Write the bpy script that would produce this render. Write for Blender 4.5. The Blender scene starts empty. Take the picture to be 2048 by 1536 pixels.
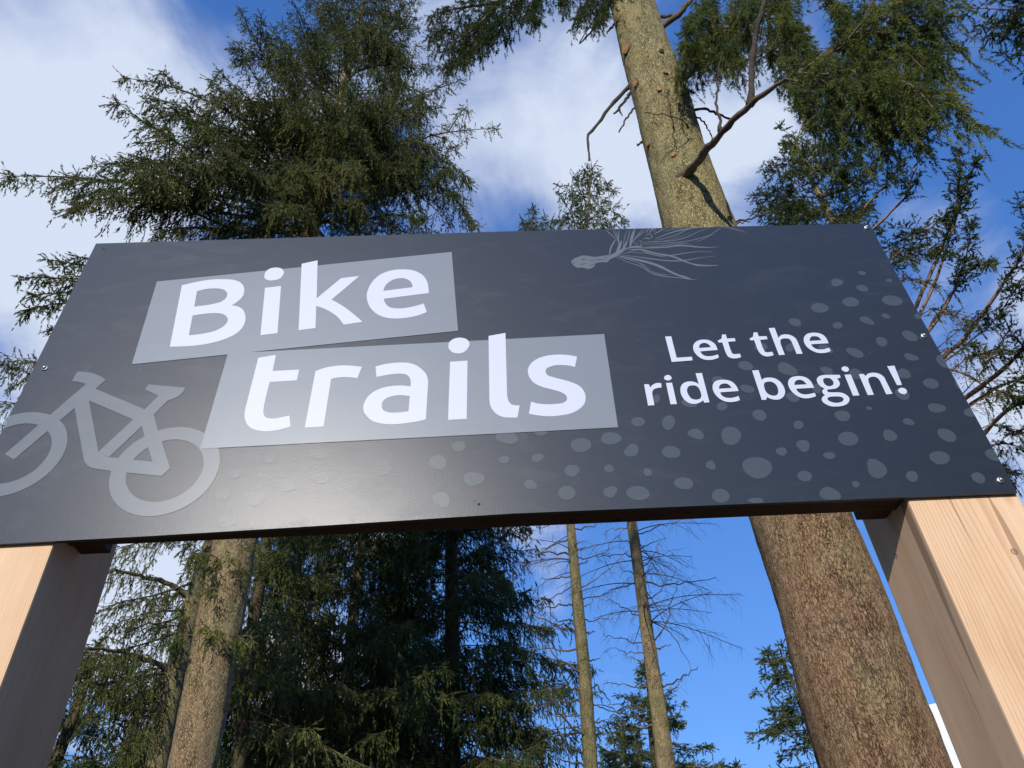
import bpy, bmesh, math, random
import numpy as np
from mathutils import Vector, Matrix, noise
from mathutils.geometry import tessellate_polygon

# ---------------------------------------------------------------- camera, sky, sun
scene = bpy.context.scene
COL = scene.collection
FPX = 1509.35                      # focal length in pixels of a 2048 px wide frame
_z = np.array([-125.85, 1795.5, -FPX]); _z /= np.linalg.norm(_z)
_f = np.array([0, 0, -1.0]); _y = _f - _z * _f.dot(_z); _y /= np.linalg.norm(_y)
ROT = np.array([np.cross(_y, _z), _y, _z])
EYE = np.array([0.0, 0.0, 1.6])
cd = bpy.data.cameras.new("camera"); cam = bpy.data.objects.new("camera", cd); COL.objects.link(cam)
cd.sensor_width = 36; cd.lens = FPX / 2048 * 36; cd.clip_end = 3000; cd.clip_start = 0.05
m4 = Matrix([list(ROT[0]) + [0], list(ROT[1]) + [0], list(ROT[2]) + [0], [0, 0, 0, 1]])
m4.translation = Vector(EYE); cam.matrix_world = m4
scene.camera = cam

def ray(x, y):
    return ROT @ np.array([(x - 1024) / FPX, -(y - 768) / FPX, -1.0])
def at(x, y, dist):
    """the place seen in that direction at this horizontal distance"""
    d = ray(x, y); return EYE + d * (dist / math.hypot(d[0], d[1]))
def depth(p):
    return -(ROT.T @ (np.asarray(p) - EYE))[2]

SUN_EL, SUN_AZ = math.radians(24.5), math.radians(-10.5)     # azimuth from straight behind the viewer, to the left
SUN = np.array([math.sin(SUN_AZ) * math.cos(SUN_EL), -math.cos(SUN_AZ) * math.cos(SUN_EL), math.sin(SUN_EL)])
ld = bpy.data.lights.new("sun", 'SUN'); ld.energy = 3.6; ld.angle = math.radians(0.53); ld.color = (1.0, 0.95, 0.87)
lo = bpy.data.objects.new("sun", ld); COL.objects.link(lo); lo.location = (-3, -12, 9)
lo.rotation_euler = Vector(SUN).to_track_quat('Z', 'Y').to_euler()
scene.view_settings.view_transform = 'Standard'; scene.view_settings.look = 'None'
scene.view_settings.exposure = 0.0; scene.view_settings.gamma = 1.0
scene.cycles.max_bounces = 6; scene.cycles.transparent_max_bounces = 8

world = bpy.data.worlds.new("World"); scene.world = world; world.use_nodes = True
def build_world():
    nt = world.node_tree; N = nt.nodes; L = nt.links; N.clear()
    out = N.new('ShaderNodeOutputWorld'); mix = N.new('ShaderNodeMixShader')
    sky = N.new('ShaderNodeTexSky'); sky.sky_type = 'NISHITA'; sky.sun_disc = False
    sky.sun_elevation = SUN_EL; sky.sun_rotation = math.atan2(SUN[0], SUN[1])
    sky.air_density = 1.25; sky.dust_density = 0.3; sky.ozone_density = 4.0
    bg = N.new('ShaderNodeBackground'); bg.inputs['Strength'].default_value = 0.15
    hs = N.new('ShaderNodeHueSaturation'); hs.inputs['Saturation'].default_value = 1.2; hs.inputs['Value'].default_value = 1.25; hs.inputs['Hue'].default_value = 0.51
    gm = N.new('ShaderNodeGamma'); gm.inputs['Gamma'].default_value = 0.55          # evens out the fall from horizon to zenith, as the phone's tone curve does
    tint = N.new('ShaderNodeVectorMath'); tint.operation = 'MULTIPLY'; tint.inputs[1].default_value = (0.72, 1.19, 2.04)
    L.new(sky.outputs[0], hs.inputs['Color']); L.new(hs.outputs[0], gm.inputs[0]); L.new(gm.outputs[0], tint.inputs[0]); L.new(tint.outputs[0], bg.inputs[0])
    cl = N.new('ShaderNodeBackground'); cl.inputs['Strength'].default_value = 1.0
    tc = N.new('ShaderNodeTexCoord')
    def math_(op, a, b=None, clamp=False):
        n = N.new('ShaderNodeMath'); n.operation = op; n.use_clamp = clamp
        for i, v in enumerate((a, b)):
            if v is None: continue
            if isinstance(v, (int, float)): n.inputs[i].default_value = v
            else: L.new(v, n.inputs[i])
        return n.outputs[0]
    # flatten directions onto a cloud layer high overhead
    sep = N.new('ShaderNodeSeparateXYZ'); L.new(tc.outputs['Generated'], sep.inputs[0])
    zz = math_('MAXIMUM', math_('ADD', sep.outputs[2], 0.12), 0.06)
    comb = N.new('ShaderNodeCombineXYZ'); L.new(math_('DIVIDE', sep.outputs[0], zz), comb.inputs[0]); L.new(math_('DIVIDE', sep.outputs[1], zz), comb.inputs[1])
    def fbm(scale, det, rough, dist, off):
        mp = N.new('ShaderNodeMapping'); mp.inputs['Location'].default_value = off; L.new(comb.outputs[0], mp.inputs[0])
        n = N.new('ShaderNodeTexNoise'); n.inputs['Scale'].default_value = scale; n.inputs['Detail'].default_value = det
        n.inputs['Roughness'].default_value = rough; n.inputs['Distortion'].default_value = dist
        L.new(mp.outputs[0], n.inputs['Vector']); return n.outputs[0]
    n1 = fbm(3.2, 9, 0.56, 0.3, (1.7, 0.4, 0)); n2 = fbm(1.6, 6, 0.55, 0.6, (7.1, 3.4, 0)); n3 = fbm(7.5, 5, 0.6, 0.2, (2.2, 9.0, 0))
    # banks of cloud in the sky: direction, angular radius, density
    banks = CLOUD_BANKS
    tot = None
    for (px_, py_, r, amp) in banks:
        d = ray(px_, py_); d = d / np.linalg.norm(d)
        dp = N.new('ShaderNodeVectorMath'); dp.operation = 'DOT_PRODUCT'; L.new(tc.outputs['Generated'], dp.inputs[0]); dp.inputs[1].default_value = tuple(d)
        mr = N.new('ShaderNodeMapRange'); mr.interpolation_type = 'SMOOTHSTEP'
        mr.inputs['From Min'].default_value = math.cos(math.radians(r)); mr.inputs['From Max'].default_value = math.cos(math.radians(r * 0.15))
        mr.inputs['To Min'].default_value = 0; mr.inputs['To Max'].default_value = amp
        L.new(dp.outputs['Value'], mr.inputs['Value'])
        tot = mr.outputs[0] if tot is None else math_('ADD', tot, mr.outputs[0])
    # cloud thinned out behind the viewer, to dim the unseen sky's fill light
    back = N.new('ShaderNodeMapRange'); back.inputs['From Min'].default_value = 0.1; back.inputs['From Max'].default_value = -0.4
    back.inputs['To Min'].default_value = 0; back.inputs['To Max'].default_value = -0.25; L.new(sep.outputs[1], back.inputs['Value'])
    tot = math_('ADD', tot, back.outputs[0])
    dens = math_('ADD', tot, math_('MULTIPLY', math_('SUBTRACT', n1, 0.5), 2.6))
    dens = math_('ADD', dens, math_('MULTIPLY', math_('SUBTRACT', n3, 0.5), 0.5))
    fr = N.new('ShaderNodeMapRange'); fr.interpolation_type = 'SMOOTHSTEP'; fr.inputs['From Min'].default_value = 0.10; fr.inputs['From Max'].default_value = 1.02
    L.new(dens, fr.inputs['Value'])
    cr = N.new('ShaderNodeValToRGB'); L.new(math_('ADD', math_('ADD', math_('MULTIPLY', n2, 0.8), math_('MULTIPLY', math_('SUBTRACT', n1, 0.5), 0.7)), math_('MULTIPLY', math_('SUBTRACT', dens, 0.5), 0.3)), cr.inputs[0])
    cr.color_ramp.elements[0].position = 0.20; cr.color_ramp.elements[0].color = (0.30, 0.39, 0.66, 1)
    cr.color_ramp.elements[1].position = 0.66; cr.color_ramp.elements[1].color = (0.72, 0.80, 0.95, 1)
    L.new(cr.outputs[0], cl.inputs[0])
    L.new(math_('MULTIPLY', fr.outputs[0], 0.93), mix.inputs[0]); L.new(bg.outputs[0], mix.inputs[1]); L.new(cl.outputs[0], mix.inputs[2]); L.new(mix.outputs[0], out.inputs[0])
CLOUD_BANKS = [(90, 170, 17, 0.85), (330, 130, 12, 0.42), (60, 380, 12, 0.5), (330, 330, 12, 0.30), (30, 500, 8, 0.7), (40, 700, 8, 0.85), (-30, 625, 4, -0.55), (470, 20, 7, -0.35), (180, 1130, 9, 0.9), (330, 1230, 9, 0.8), (200, 1400, 9, 0.4),
    (560, 1480, 10, 0.75), (700, 1100, 7, 0.5), (880, 300, 10, 0.40), (1010, 130, 10, 0.58), (1080, 350, 12, 0.5), (1210, 250, 9, 0.38), (1300, 420, 9, 0.5), (1500, 390, 7, 0.7), (1500, 180, 6, 0.4),
    (1460, 1440, 9, -0.45), (1440, 1085, 8, -0.5), (480, 100, 6, -0.25), (60, 430, 9, -0.15), (1060, 1050, 5, 0.55), (1880, 440, 5, 0.4), (2030, 690, 9, 0.55), (2020, 960, 8, 0.5), (1720, 330, 5, 0.3), (700, 30, 8, 0.3)]
build_world()

# ---------------------------------------------------------------- helpers
def tag(o, label=None, cat=None, group=None, kind=None):
    if label: o["label"] = label
    if cat: o["category"] = cat
    if group: o["group"] = group
    if kind: o["kind"] = kind
    return o
def thing(name, loc, label, cat, group=None):
    o = bpy.data.objects.new(name, None); COL.objects.link(o); o.location = loc; o.empty_display_size = 0.2
    return tag(o, label, cat, group)

class Acc:
    """collects triangles, then becomes one mesh object"""
    def __init__(s): s.v = []; s.t = []; s.m = []; s.sm = []; s.n = 0
    def add(s, v, t, mat=0, smooth=False):
        v = np.asarray(v, np.float32).reshape(-1, 3); t = np.asarray(t, np.int32).reshape(-1, 3)
        s.v.append(v); s.t.append(t + s.n); s.n += len(v)
        s.m.append(np.full(len(t), mat, np.int32)); s.sm.append(np.full(len(t), smooth, bool))
    def build(s, name, mats, parent=None, origin=None):
        v = np.concatenate(s.v); t = np.concatenate(s.t); m = np.concatenate(s.m); sm = np.concatenate(s.sm)
        org = np.array(parent.location if origin is None and parent is not None else (origin if origin is not None else (0, 0, 0)), np.float32)
        v = v - org
        me = bpy.data.meshes.new(name)
        me.vertices.add(len(v)); me.vertices.foreach_set('co', v.ravel())
        me.loops.add(len(t) * 3); me.loops.foreach_set('vertex_index', t.ravel())
        me.polygons.add(len(t)); me.polygons.foreach_set('loop_start', np.arange(len(t), dtype=np.int32) * 3)
        me.polygons.foreach_set('material_index', m); me.polygons.foreach_set('use_smooth', sm)
        for k in (mats if isinstance(mats, (list, tuple)) else [mats]): me.materials.append(k)
        me.update(calc_edges=True); me.validate()
        o = bpy.data.objects.new(name, me); COL.objects.link(o)
        if parent is not None: o.parent = parent
        elif origin is not None: o.location = origin
        return o

def norm(a):
    return a / np.maximum(np.linalg.norm(a, axis=-1, keepdims=True), 1e-9)

def smooth_line(pts, k):
    """Catmull-Rom through the points, k samples in all"""
    P = np.asarray(pts, float)
    if len(P) == 2: return P[0] + (P[1] - P[0]) * np.linspace(0, 1, k)[:, None]
    Q = np.vstack([2 * P[0] - P[1], P, 2 * P[-1] - P[-2]])
    seg = np.r_[0, np.cumsum(np.linalg.norm(np.diff(P, axis=0), axis=1))]
    u = np.linspace(0, seg[-1], k); out = []
    for x in u:
        i = min(np.searchsorted(seg, x, side='right') - 1, len(P) - 2); t = (x - seg[i]) / max(seg[i + 1] - seg[i], 1e-9)
        a, b, c, d = Q[i], Q[i + 1], Q[i + 2], Q[i + 3]
        out.append(0.5 * (2 * b + (c - a) * t + (2 * a - 5 * b + 4 * c - d) * t * t + (3 * b - a - 3 * c + d) * t ** 3))
    return np.array(out)

def tubes(acc, P, r, sides=3, mat=0, cap=True):
    """M polylines of K points (M,K,3) with radii (M,K)"""
    P = np.asarray(P, float); r = np.asarray(r, float)
    if P.ndim == 2: P = P[None]; r = r[None]
    M, K, _ = P.shape
    T = norm(np.gradient(P, axis=1))
    ref = np.where(np.abs(T[:, :1, 2:3]) > 0.9, np.array([1.0, 0, 0]), np.array([0, 0, 1.0]))
    A = norm(np.cross(T, np.broadcast_to(ref, T.shape))); B = np.cross(T, A)
    th = np.arange(sides) / sides * 2 * np.pi
    V = P[:, :, None] + r[:, :, None, None] * (np.cos(th)[:, None] * A[:, :, None] + np.sin(th)[:, None] * B[:, :, None])
    idx = np.arange(M * K * sides).reshape(M, K, sides)
    a = idx[:, :-1]; b = idx[:, 1:]; a2 = np.roll(a, -1, 2); b2 = np.roll(b, -1, 2)
    t = np.concatenate([np.stack([a, a2, b2], -1).reshape(-1, 3), np.stack([a, b2, b], -1).reshape(-1, 3)])
    acc.add(V.reshape(-1, 3), t, mat, True)
    if cap and sides >= 5:
        for i in (0, -1):
            for mm in range(M):
                ring = V[mm, i]; c = ring.mean(0)
                acc.add(np.vstack([ring, c]), [[k, (k + 1) % sides, sides] for k in range(sides)], mat, False)

def needles(acc, P, D, L, n, nl, nw, ang, rng, mat=1):
    """sprigs: each is a run of n slim needle blades standing out from its axis"""
    S = len(P)
    if S == 0: return
    t = rng.uniform(0.0, 1.0, (S, n)); t[:, 0] = 0.97
    phi = rng.uniform(0, 2 * np.pi, (S, n))
    ref = np.where(np.abs(D[:, 2:3]) > 0.9, np.array([1.0, 0, 0]), np.array([0, 0, 1.0]))
    A = norm(np.cross(D, ref)); B = np.cross(D, A)
    al = ang * rng.uniform(0.55, 1.25, (S, n)); al[:, 0] = 0.1
    rad = np.cos(phi)[..., None] * A[:, None] + np.sin(phi)[..., None] * B[:, None]
    d = np.cos(al)[..., None] * D[:, None] + np.sin(al)[..., None] * rad
    base = P[:, None] + D[:, None] * (t * L[:, None])[..., None]
    ln = nl * rng.uniform(0.7, 1.25, (S, n)) * (0.55 + 0.45 * np.clip(L / max(L.max(), 1e-6), 0, 1))[:, None]
    w = norm(np.cross(d, rng.normal(size=(S, n, 3)))) * (nw * 0.5)
    V = np.stack([base + w, base - w, base + d * ln[..., None]], 2).reshape(-1, 3)
    acc.add(V, np.arange(S * n * 3).reshape(-1, 3), mat, False)

DOWN = np.array([0, 0, -1.0])
def grow(acc, axis, r0, st, rng, wood=True, mats=(0, 1)):
    """one bough: its wood, the side twigs along it and the needle sprigs on them"""
    K = 14; ax = smooth_line(axis, K); seg = np.linalg.norm(np.diff(ax, axis=0), axis=1); Lb = seg.sum()
    cum = np.r_[0, np.cumsum(seg)] / Lb
    if wood: tubes(acc, ax, np.linspace(r0, max(0.004, r0 * 0.12), K), 5, mats[0], False)
    if st['n'] == 0 and st.get('twigs', 1) == 0: return
    start = st['start']
    M = max(4, int(Lb * (1 - start) / st['gap'] * 2))
    t = np.sort(start + (1 - start) * (rng.uniform(0, 1, M)) ** 0.9)
    p = np.stack([np.interp(t, cum, ax[:, i]) for i in range(3)], 1)
    T = norm(np.stack([np.interp(t, cum, np.gradient(ax[:, i])) for i in range(3)], 1))
    lat = norm(np.cross(T, np.array([0, 0, 1.0])) + 1e-6); side = np.where(np.arange(M) % 2 == 0, 1.0, -1.0)
    a = np.radians(rng.uniform(35, 75, M))
    d = T * np.cos(a)[:, None] + lat * (np.sin(a) * side)[:, None] + np.array([0, 0, 1.0]) * rng.normal(0, st.get('vert', 0.18), M)[:, None]
    d = norm(d)
    env = np.minimum(1, (1 - t) * 1.7 + 0.14) * (0.45 + 0.55 * np.minimum(1, (t - start) / 0.18))
    l = np.minimum(st['sec'], Lb * 0.38) * env * rng.uniform(0.5, 1.15, M)
    K2 = 6; s = np.linspace(0, 1, K2)
    dr = st['droop'] * rng.uniform(0.6, 1.5, M)
    C = p[:, None] + d[:, None] * (l[:, None] * s)[..., None] + DOWN * (l * dr)[:, None, None] * (s ** 1.8)[None, :, None]
    C += rng.normal(0, 0.012, C.shape) * s[None, :, None] * 1.5
    tubes(acc, C, np.outer(np.clip(l * 0.011, 0.0025, 0.02) * st.get('twigw', 1), np.linspace(1, 0.35, K2)), 3, mats[0], False)
    if st['n'] == 0:                                    # bare: finer dead twigs only
        q = np.maximum(2, (l / 0.16).astype(int)); own = np.repeat(np.arange(M), q); ss = rng.uniform(0.2, 1, len(own))
    else:
        q = np.maximum(2, (l / st['sp_gap']).astype(int)) * 2; own = np.repeat(np.arange(M), q)
        ss = np.clip(rng.uniform(st.get('in', 0.05), 1.06, len(own)), 0, 1)
    f = ss * (K2 - 1); i0 = np.minimum(f.astype(int), K2 - 2); w = (f - i0)[:, None]
    P0 = C[own, i0] * (1 - w) + C[own, i0 + 1] * w
    T2 = norm(C[own, i0 + 1] - C[own, i0]); lat2 = norm(np.cross(T2, np.array([0, 0, 1.0])) + 1e-6)
    b = np.radians(rng.uniform(15, 65, len(own))) * np.where(ss > 0.96, 0.2, 1); sg = rng.choice([-1.0, 1.0], len(own))
    D = norm(T2 * np.cos(b)[:, None] + lat2 * (np.sin(b) * sg)[:, None] + DOWN * (st['sp_droop'] * rng.uniform(0, 2, len(own)))[:, None] + rng.normal(0, 0.15, (len(own), 3)))
    Ls = st['sp_len'] * rng.uniform(0.5, 1.25, len(own)) * (1 - 0.35 * ss)
    if st['n'] == 0:
        E = np.stack([P0, P0 + D * (Ls * 0.6)[:, None] + DOWN * 0.02, P0 + D * Ls[:, None] + DOWN * (Ls * 0.4)[:, None]], 1)
        tubes(acc, E, np.tile(np.array([0.0028, 0.002, 0.001]) * st.get('twigw', 1), (len(E), 1)), 3, mats[0], False); return
    # side boughs that fork off the main one
    if st.get('fork', 0) and Lb > 1.6:
        sub_st = dict(st); sub_st['fork'] = 0; sub_st['start'] = 0.05; lz = norm(np.cross(norm(np.diff(ax, axis=0)), np.array([0, 0, 1.0])))
        for f_ in range(st['fork']):
            i_ = int(rng.uniform(max(start, 0.25), 0.85) * (K - 1)); i_ = min(max(i_, 1), K - 2); tg = norm(ax[i_ + 1] - ax[i_]); sd = rng.choice([-1.0, 1.0]); an = math.radians(rng.uniform(22, 50))
            dd = norm(tg * math.cos(an) + lz[i_] * math.sin(an) * sd + np.array([0, 0, rng.normal(0.02, 0.12)])); ll_ = min(0.42 * Lb, 2.2) * (1.15 - i_ / K) * rng.uniform(0.6, 1.1)
            grow(acc, [ax[i_], ax[i_] + dd * ll_ * 0.5 + np.array([0, 0, 0.02 * ll_]), ax[i_] + dd * ll_ + np.array([0, 0, -0.10 * ll_])], r0 * 0.4, sub_st, rng, True, mats)
    # sprigs straight on the bough towards its tip
    nb = int(Lb * 0.5 / st['sp_gap'] * 1.5); tb = rng.uniform(max(start, 0.4), 1, nb)
    pb = np.stack([np.interp(tb, cum, ax[:, i]) for i in range(3)], 1); Tb = norm(np.stack([np.interp(tb, cum, np.gradient(ax[:, i])) for i in range(3)], 1))
    Db = norm(Tb * 0.8 + rng.normal(0, 0.5, (nb, 3))); Lb_ = st['sp_len'] * rng.uniform(0.5, 1, nb)
    P0 = np.vstack([P0, pb]); D = np.vstack([D, Db]); Ls = np.r_[Ls, Lb_]
    # tassels that hang straight down from the side twigs
    if st.get('hang', 0) > 0:
        h = rng.uniform(0, 1, len(P0)) < st['hang']; ph = P0[h]; n_h = len(ph); kk = 3
        sway = rng.normal(0, 0.10, (n_h, 3))
        for j in range(kk):
            D_h = norm(DOWN + sway + rng.normal(0, 0.12, (n_h, 3))); l_h = st['sp_len'] * rng.uniform(0.6, 1.1, n_h)
            keep = rng.uniform(0, 1, n_h) < 1 - 0.25 * j
            P0 = np.vstack([P0, ph[keep]]); D = np.vstack([D, D_h[keep]]); Ls = np.r_[Ls, l_h[keep]]
            ph = ph + D_h * l_h[:, None]
    if st.get('stem', 0):
        E = np.stack([P0, P0 + D * Ls[:, None]], 1); tubes(acc, E, np.tile(np.array([0.003, 0.0015]), (len(E), 1)), 3, mats[0], False)
    needles(acc, P0, D, Ls, st['n'], st['nl'], st['nw'], st['ang'], rng, mats[1])

# ---------------------------------------------------------------- materials
def mat_new(name):
    m = bpy.data.materials.new(name); m.use_nodes = True; nt = m.node_tree
    return m, nt, nt.nodes, nt.links, nt.nodes['Principled BSDF']
def node(N, kind, **kw):
    n = N.new(kind)
    for k, v in kw.items():
        if k in n.inputs: n.inputs[k].default_value = v
        else: setattr(n, k, v)
    return n
def ramp(N, stops):
    r = N.new('ShaderNodeValToRGB'); e = r.color_ramp.elements
    while len(e) < len(stops): e.new(0.5)
    for i, (p, c) in enumerate(stops): e[i].position = p; e[i].color = tuple(c) + (1,) if len(c) == 3 else c
    return r
def mixc(N, L, fac, a, b, blend='MIX'):
    n = N.new('ShaderNodeMix'); n.data_type = 'RGBA'; n.blend_type = blend
    for i, v in ((0, fac), (6, a), (7, b)):
        if isinstance(v, (int, float)): n.inputs[i].default_value = v
        elif isinstance(v, tuple): n.inputs[i].default_value = v + (1,) if len(v) == 3 else v
        else: L.new(v, n.inputs[i])
    return n.outputs[2]
def coords(N, L, scale=(1, 1, 1), rot=(0, 0, 0), loc=(0, 0, 0)):
    tc = N.new('ShaderNodeTexCoord'); mp = N.new('ShaderNodeMapping'); mp.inputs['Scale'].default_value = scale; mp.inputs['Rotation'].default_value = rot; mp.inputs['Location'].default_value = loc
    L.new(tc.outputs['Object'], mp.inputs[0]); return mp.outputs[0]

def bark(name, light, dark, red=None, red_amt=0.0, green=None, green_amt=0.0, scale=1.0, bump=0.5, stretch=0.35, upper=None):
    """scaly bark: small raised plates of uneven size, broken by short dark clefts; upper = (light, dark, from, to) tones higher up the trunk"""
    m, nt, N, L, B = mat_new(name)
    co = coords(N, L, (scale, scale, scale * stretch))
    w = node(N, 'ShaderNodeTexNoise', Scale=22, Detail=5, Roughness=0.65); L.new(co, w.inputs['Vector'])
    wm = N.new('ShaderNodeVectorMath'); wm.operation = 'MULTIPLY_ADD'; wm.inputs[1].default_value = (0.075,) * 3; L.new(w.outputs['Color'], wm.inputs[0]); L.new(co, wm.inputs[2])
    v = node(N, 'ShaderNodeTexVoronoi', Scale=48, feature='DISTANCE_TO_EDGE'); L.new(wm.outputs[0], v.inputs['Vector'])
    vc = node(N, 'ShaderNodeTexVoronoi', Scale=48); L.new(wm.outputs[0], vc.inputs['Vector'])
    n1 = node(N, 'ShaderNodeTexNoise', Scale=70, Detail=7, Roughness=0.7, Distortion=0.6); L.new(co, n1.inputs['Vector'])
    n2 = node(N, 'ShaderNodeTexNoise', Scale=1.7, Detail=6, Roughness=0.68); L.new(coords(N, L, (1, 1, 0.8)), n2.inputs['Vector'])
    n3 = node(N, 'ShaderNodeTexNoise', Scale=2.6, Detail=6, Roughness=0.65); L.new(coords(N, L, (1, 1, 0.5), loc=(5, 2, 1)), n3.inputs['Vector'])
    n4 = node(N, 'ShaderNodeTexNoise', Scale=9, Detail=4, Roughness=0.6); L.new(co, n4.inputs['Vector'])
    sep = N.new('ShaderNodeSeparateColor'); L.new(vc.outputs['Color'], sep.inputs[0])
    mr = node(N, 'ShaderNodeMath', operation='MULTIPLY_ADD'); L.new(n1.outputs[0], mr.inputs[0]); mr.inputs[1].default_value = 1.5
    m2 = node(N, 'ShaderNodeMath', operation='MULTIPLY_ADD'); L.new(sep.outputs[0], m2.inputs[0]); m2.inputs[1].default_value = 0.45; m2.inputs[2].default_value = -0.5; L.new(m2.outputs[0], mr.inputs[2])
    plate = ramp(N, [(0.05, dark), (0.85, light)]); L.new(mr.outputs[0], plate.inputs[0]); c = plate.outputs[0]
    if red:
        rr = ramp(N, [(0.5 - red_amt * 0.3, (0, 0, 0)), (0.75 - red_amt * 0.3, (1, 1, 1))]); L.new(n2.outputs[0], rr.inputs[0])
        k = node(N, 'ShaderNodeMath', operation='MULTIPLY'); L.new(rr.outputs[0], k.inputs[0])
        kr = ramp(N, [(0.35, (0, 0, 0)), (0.62, (1, 1, 1))]); L.new(n1.outputs[0], kr.inputs[0]); L.new(kr.outputs[0], k.inputs[1])
        c = mixc(N, L, k.outputs[0], c, red)
    if upper:
        up = ramp(N, [(0.05, upper[1]), (0.85, upper[0])]); L.new(mr.outputs[0], up.inputs[0])
        sz = N.new('ShaderNodeSeparateXYZ'); tc = N.new('ShaderNodeTexCoord'); L.new(tc.outputs['Object'], sz.inputs[0])
        za = node(N, 'ShaderNodeMath', operation='MULTIPLY_ADD'); L.new(n3.outputs[0], za.inputs[0]); za.inputs[1].default_value = 2.0; L.new(sz.outputs[2], za.inputs[2])
        zr = node(N, 'ShaderNodeMapRange'); L.new(za.outputs[0], zr.inputs['Value']); zr.inputs['From Min'].default_value = upper[2]; zr.inputs['From Max'].default_value = upper[3]
        c = mixc(N, L, zr.outputs[0], c, up.outputs[0])
    if green:
        gr = ramp(N, [(0.55 - green_amt * 0.3, (0, 0, 0)), (0.8 - green_amt * 0.3, (0.8, 0.8, 0.8))]); L.new(n3.outputs[0], gr.inputs[0])
        c = mixc(N, L, gr.outputs[0], c, green, 'MIX')
    # clefts: strong in places, healed over in others
    cl = node(N, 'ShaderNodeMath', operation='MULTIPLY_ADD'); L.new(n4.outputs[0], cl.inputs[0]); cl.inputs[1].default_value = -0.34; cl.inputs[2].default_value = 0.165
    ce = node(N, 'ShaderNodeMath', operation='ADD'); L.new(v.outputs[0], ce.inputs[0]); L.new(cl.outputs[0], ce.inputs[1])
    ci = node(N, 'ShaderNodeMath', operation='MULTIPLY_ADD'); L.new(n1.outputs[0], ci.inputs[0]); ci.inputs[1].default_value = 0.22; ci.inputs[2].default_value = -0.11
    cj = node(N, 'ShaderNodeMath', operation='ADD'); L.new(ce.outputs[0], cj.inputs[0]); L.new(ci.outputs[0], cj.inputs[1])
    crack = ramp(N, [(0.0, (0.20, 0.17, 0.145)), (0.06, (1, 1, 1))]); L.new(cj.outputs[0], crack.inputs[0])
    c = mixc(N, L, 0.9, c, crack.outputs[0], 'MULTIPLY')
    L.new(c, B.inputs['Base Color']); B.inputs['Roughness'].default_value = 0.9; B.inputs['Specular IOR Level'].default_value = 0.2
    h = node(N, 'ShaderNodeMath', operation='MINIMUM'); L.new(cj.outputs[0], h.inputs[0]); h.inputs[1].default_value = 0.16
    h2 = node(N, 'ShaderNodeMath', operation='MULTIPLY_ADD'); L.new(n1.outputs[0], h2.inputs[0]); h2.inputs[1].default_value = 0.45; L.new(h.outputs[0], h2.inputs[2])
    bp = node(N, 'ShaderNodeBump', Strength=bump, Distance=0.05); L.new(h2.outputs[0], bp.inputs['Height']); L.new(bp.outputs[0], B.inputs['Normal'])
    return m

def plain_wood(name, col, var=0.35, rough=0.85):
    m, nt, N, L, B = mat_new(name)
    n = node(N, 'ShaderNodeTexNoise', Scale=9, Detail=5, Roughness=0.6); L.new(coords(N, L), n.inputs['Vector'])
    r = ramp(N, [(0.3, tuple(x * (1 - var) for x in col)), (0.7, tuple(x * (1 + var) for x in col))]); L.new(n.outputs[0], r.inputs[0])
    L.new(r.outputs[0], B.inputs['Base Color']); B.inputs['Roughness'].default_value = rough; B.inputs['Specular IOR Level'].default_value = 0.25
    nb = node(N, 'ShaderNodeTexNoise', Scale=55, Detail=5, Roughness=0.7); L.new(coords(N, L), nb.inputs['Vector'])
    bp = node(N, 'ShaderNodeBump', Strength=0.8, Distance=0.03); L.new(nb.outputs[0], bp.inputs['Height']); L.new(bp.outputs[0], B.inputs['Normal'])
    return m

def foliage(name, a, b, c, trans=0.25, clump=0.9):
    """needles: each blade takes its own tone, whole clumps lean to one kind of green"""
    m, nt, N, L, B = mat_new(name)
    g = N.new('ShaderNodeNewGeometry')
    n = node(N, 'ShaderNodeTexNoise', Scale=clump, Detail=3, Roughness=0.6); L.new(coords(N, L), n.inputs['Vector'])
    r = ramp(N, [(0.0, a), (0.6, b), (1.0, c)])
    k = node(N, 'ShaderNodeMath', operation='MULTIPLY_ADD'); L.new(g.outputs['Random Per Island'], k.inputs[0]); k.inputs[1].default_value = 0.45
    k2 = node(N, 'ShaderNodeMath', operation='MULTIPLY_ADD'); L.new(n.outputs[0], k2.inputs[0]); k2.inputs[1].default_value = 1.7; k2.inputs[2].default_value = -0.55
    L.new(k2.outputs[0], k.inputs[2]); L.new(k.outputs[0], r.inputs[0])
    L.new(r.outputs[0], B.inputs['Base Color']); B.inputs['Roughness'].default_value = 0.55; B.inputs['Specular IOR Level'].default_value = 0.3
    tr = N.new('ShaderNodeBsdfTranslucent'); L.new(r.outputs[0], tr.inputs[0]); mx = N.new('ShaderNodeMixShader'); mx.inputs[0].default_value = trans
    L.new(B.outputs[0], mx.inputs[1]); L.new(tr.outputs[0], mx.inputs[2]); L.new(mx.outputs[0], N['Material Output'].inputs[0])
    return m

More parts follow.
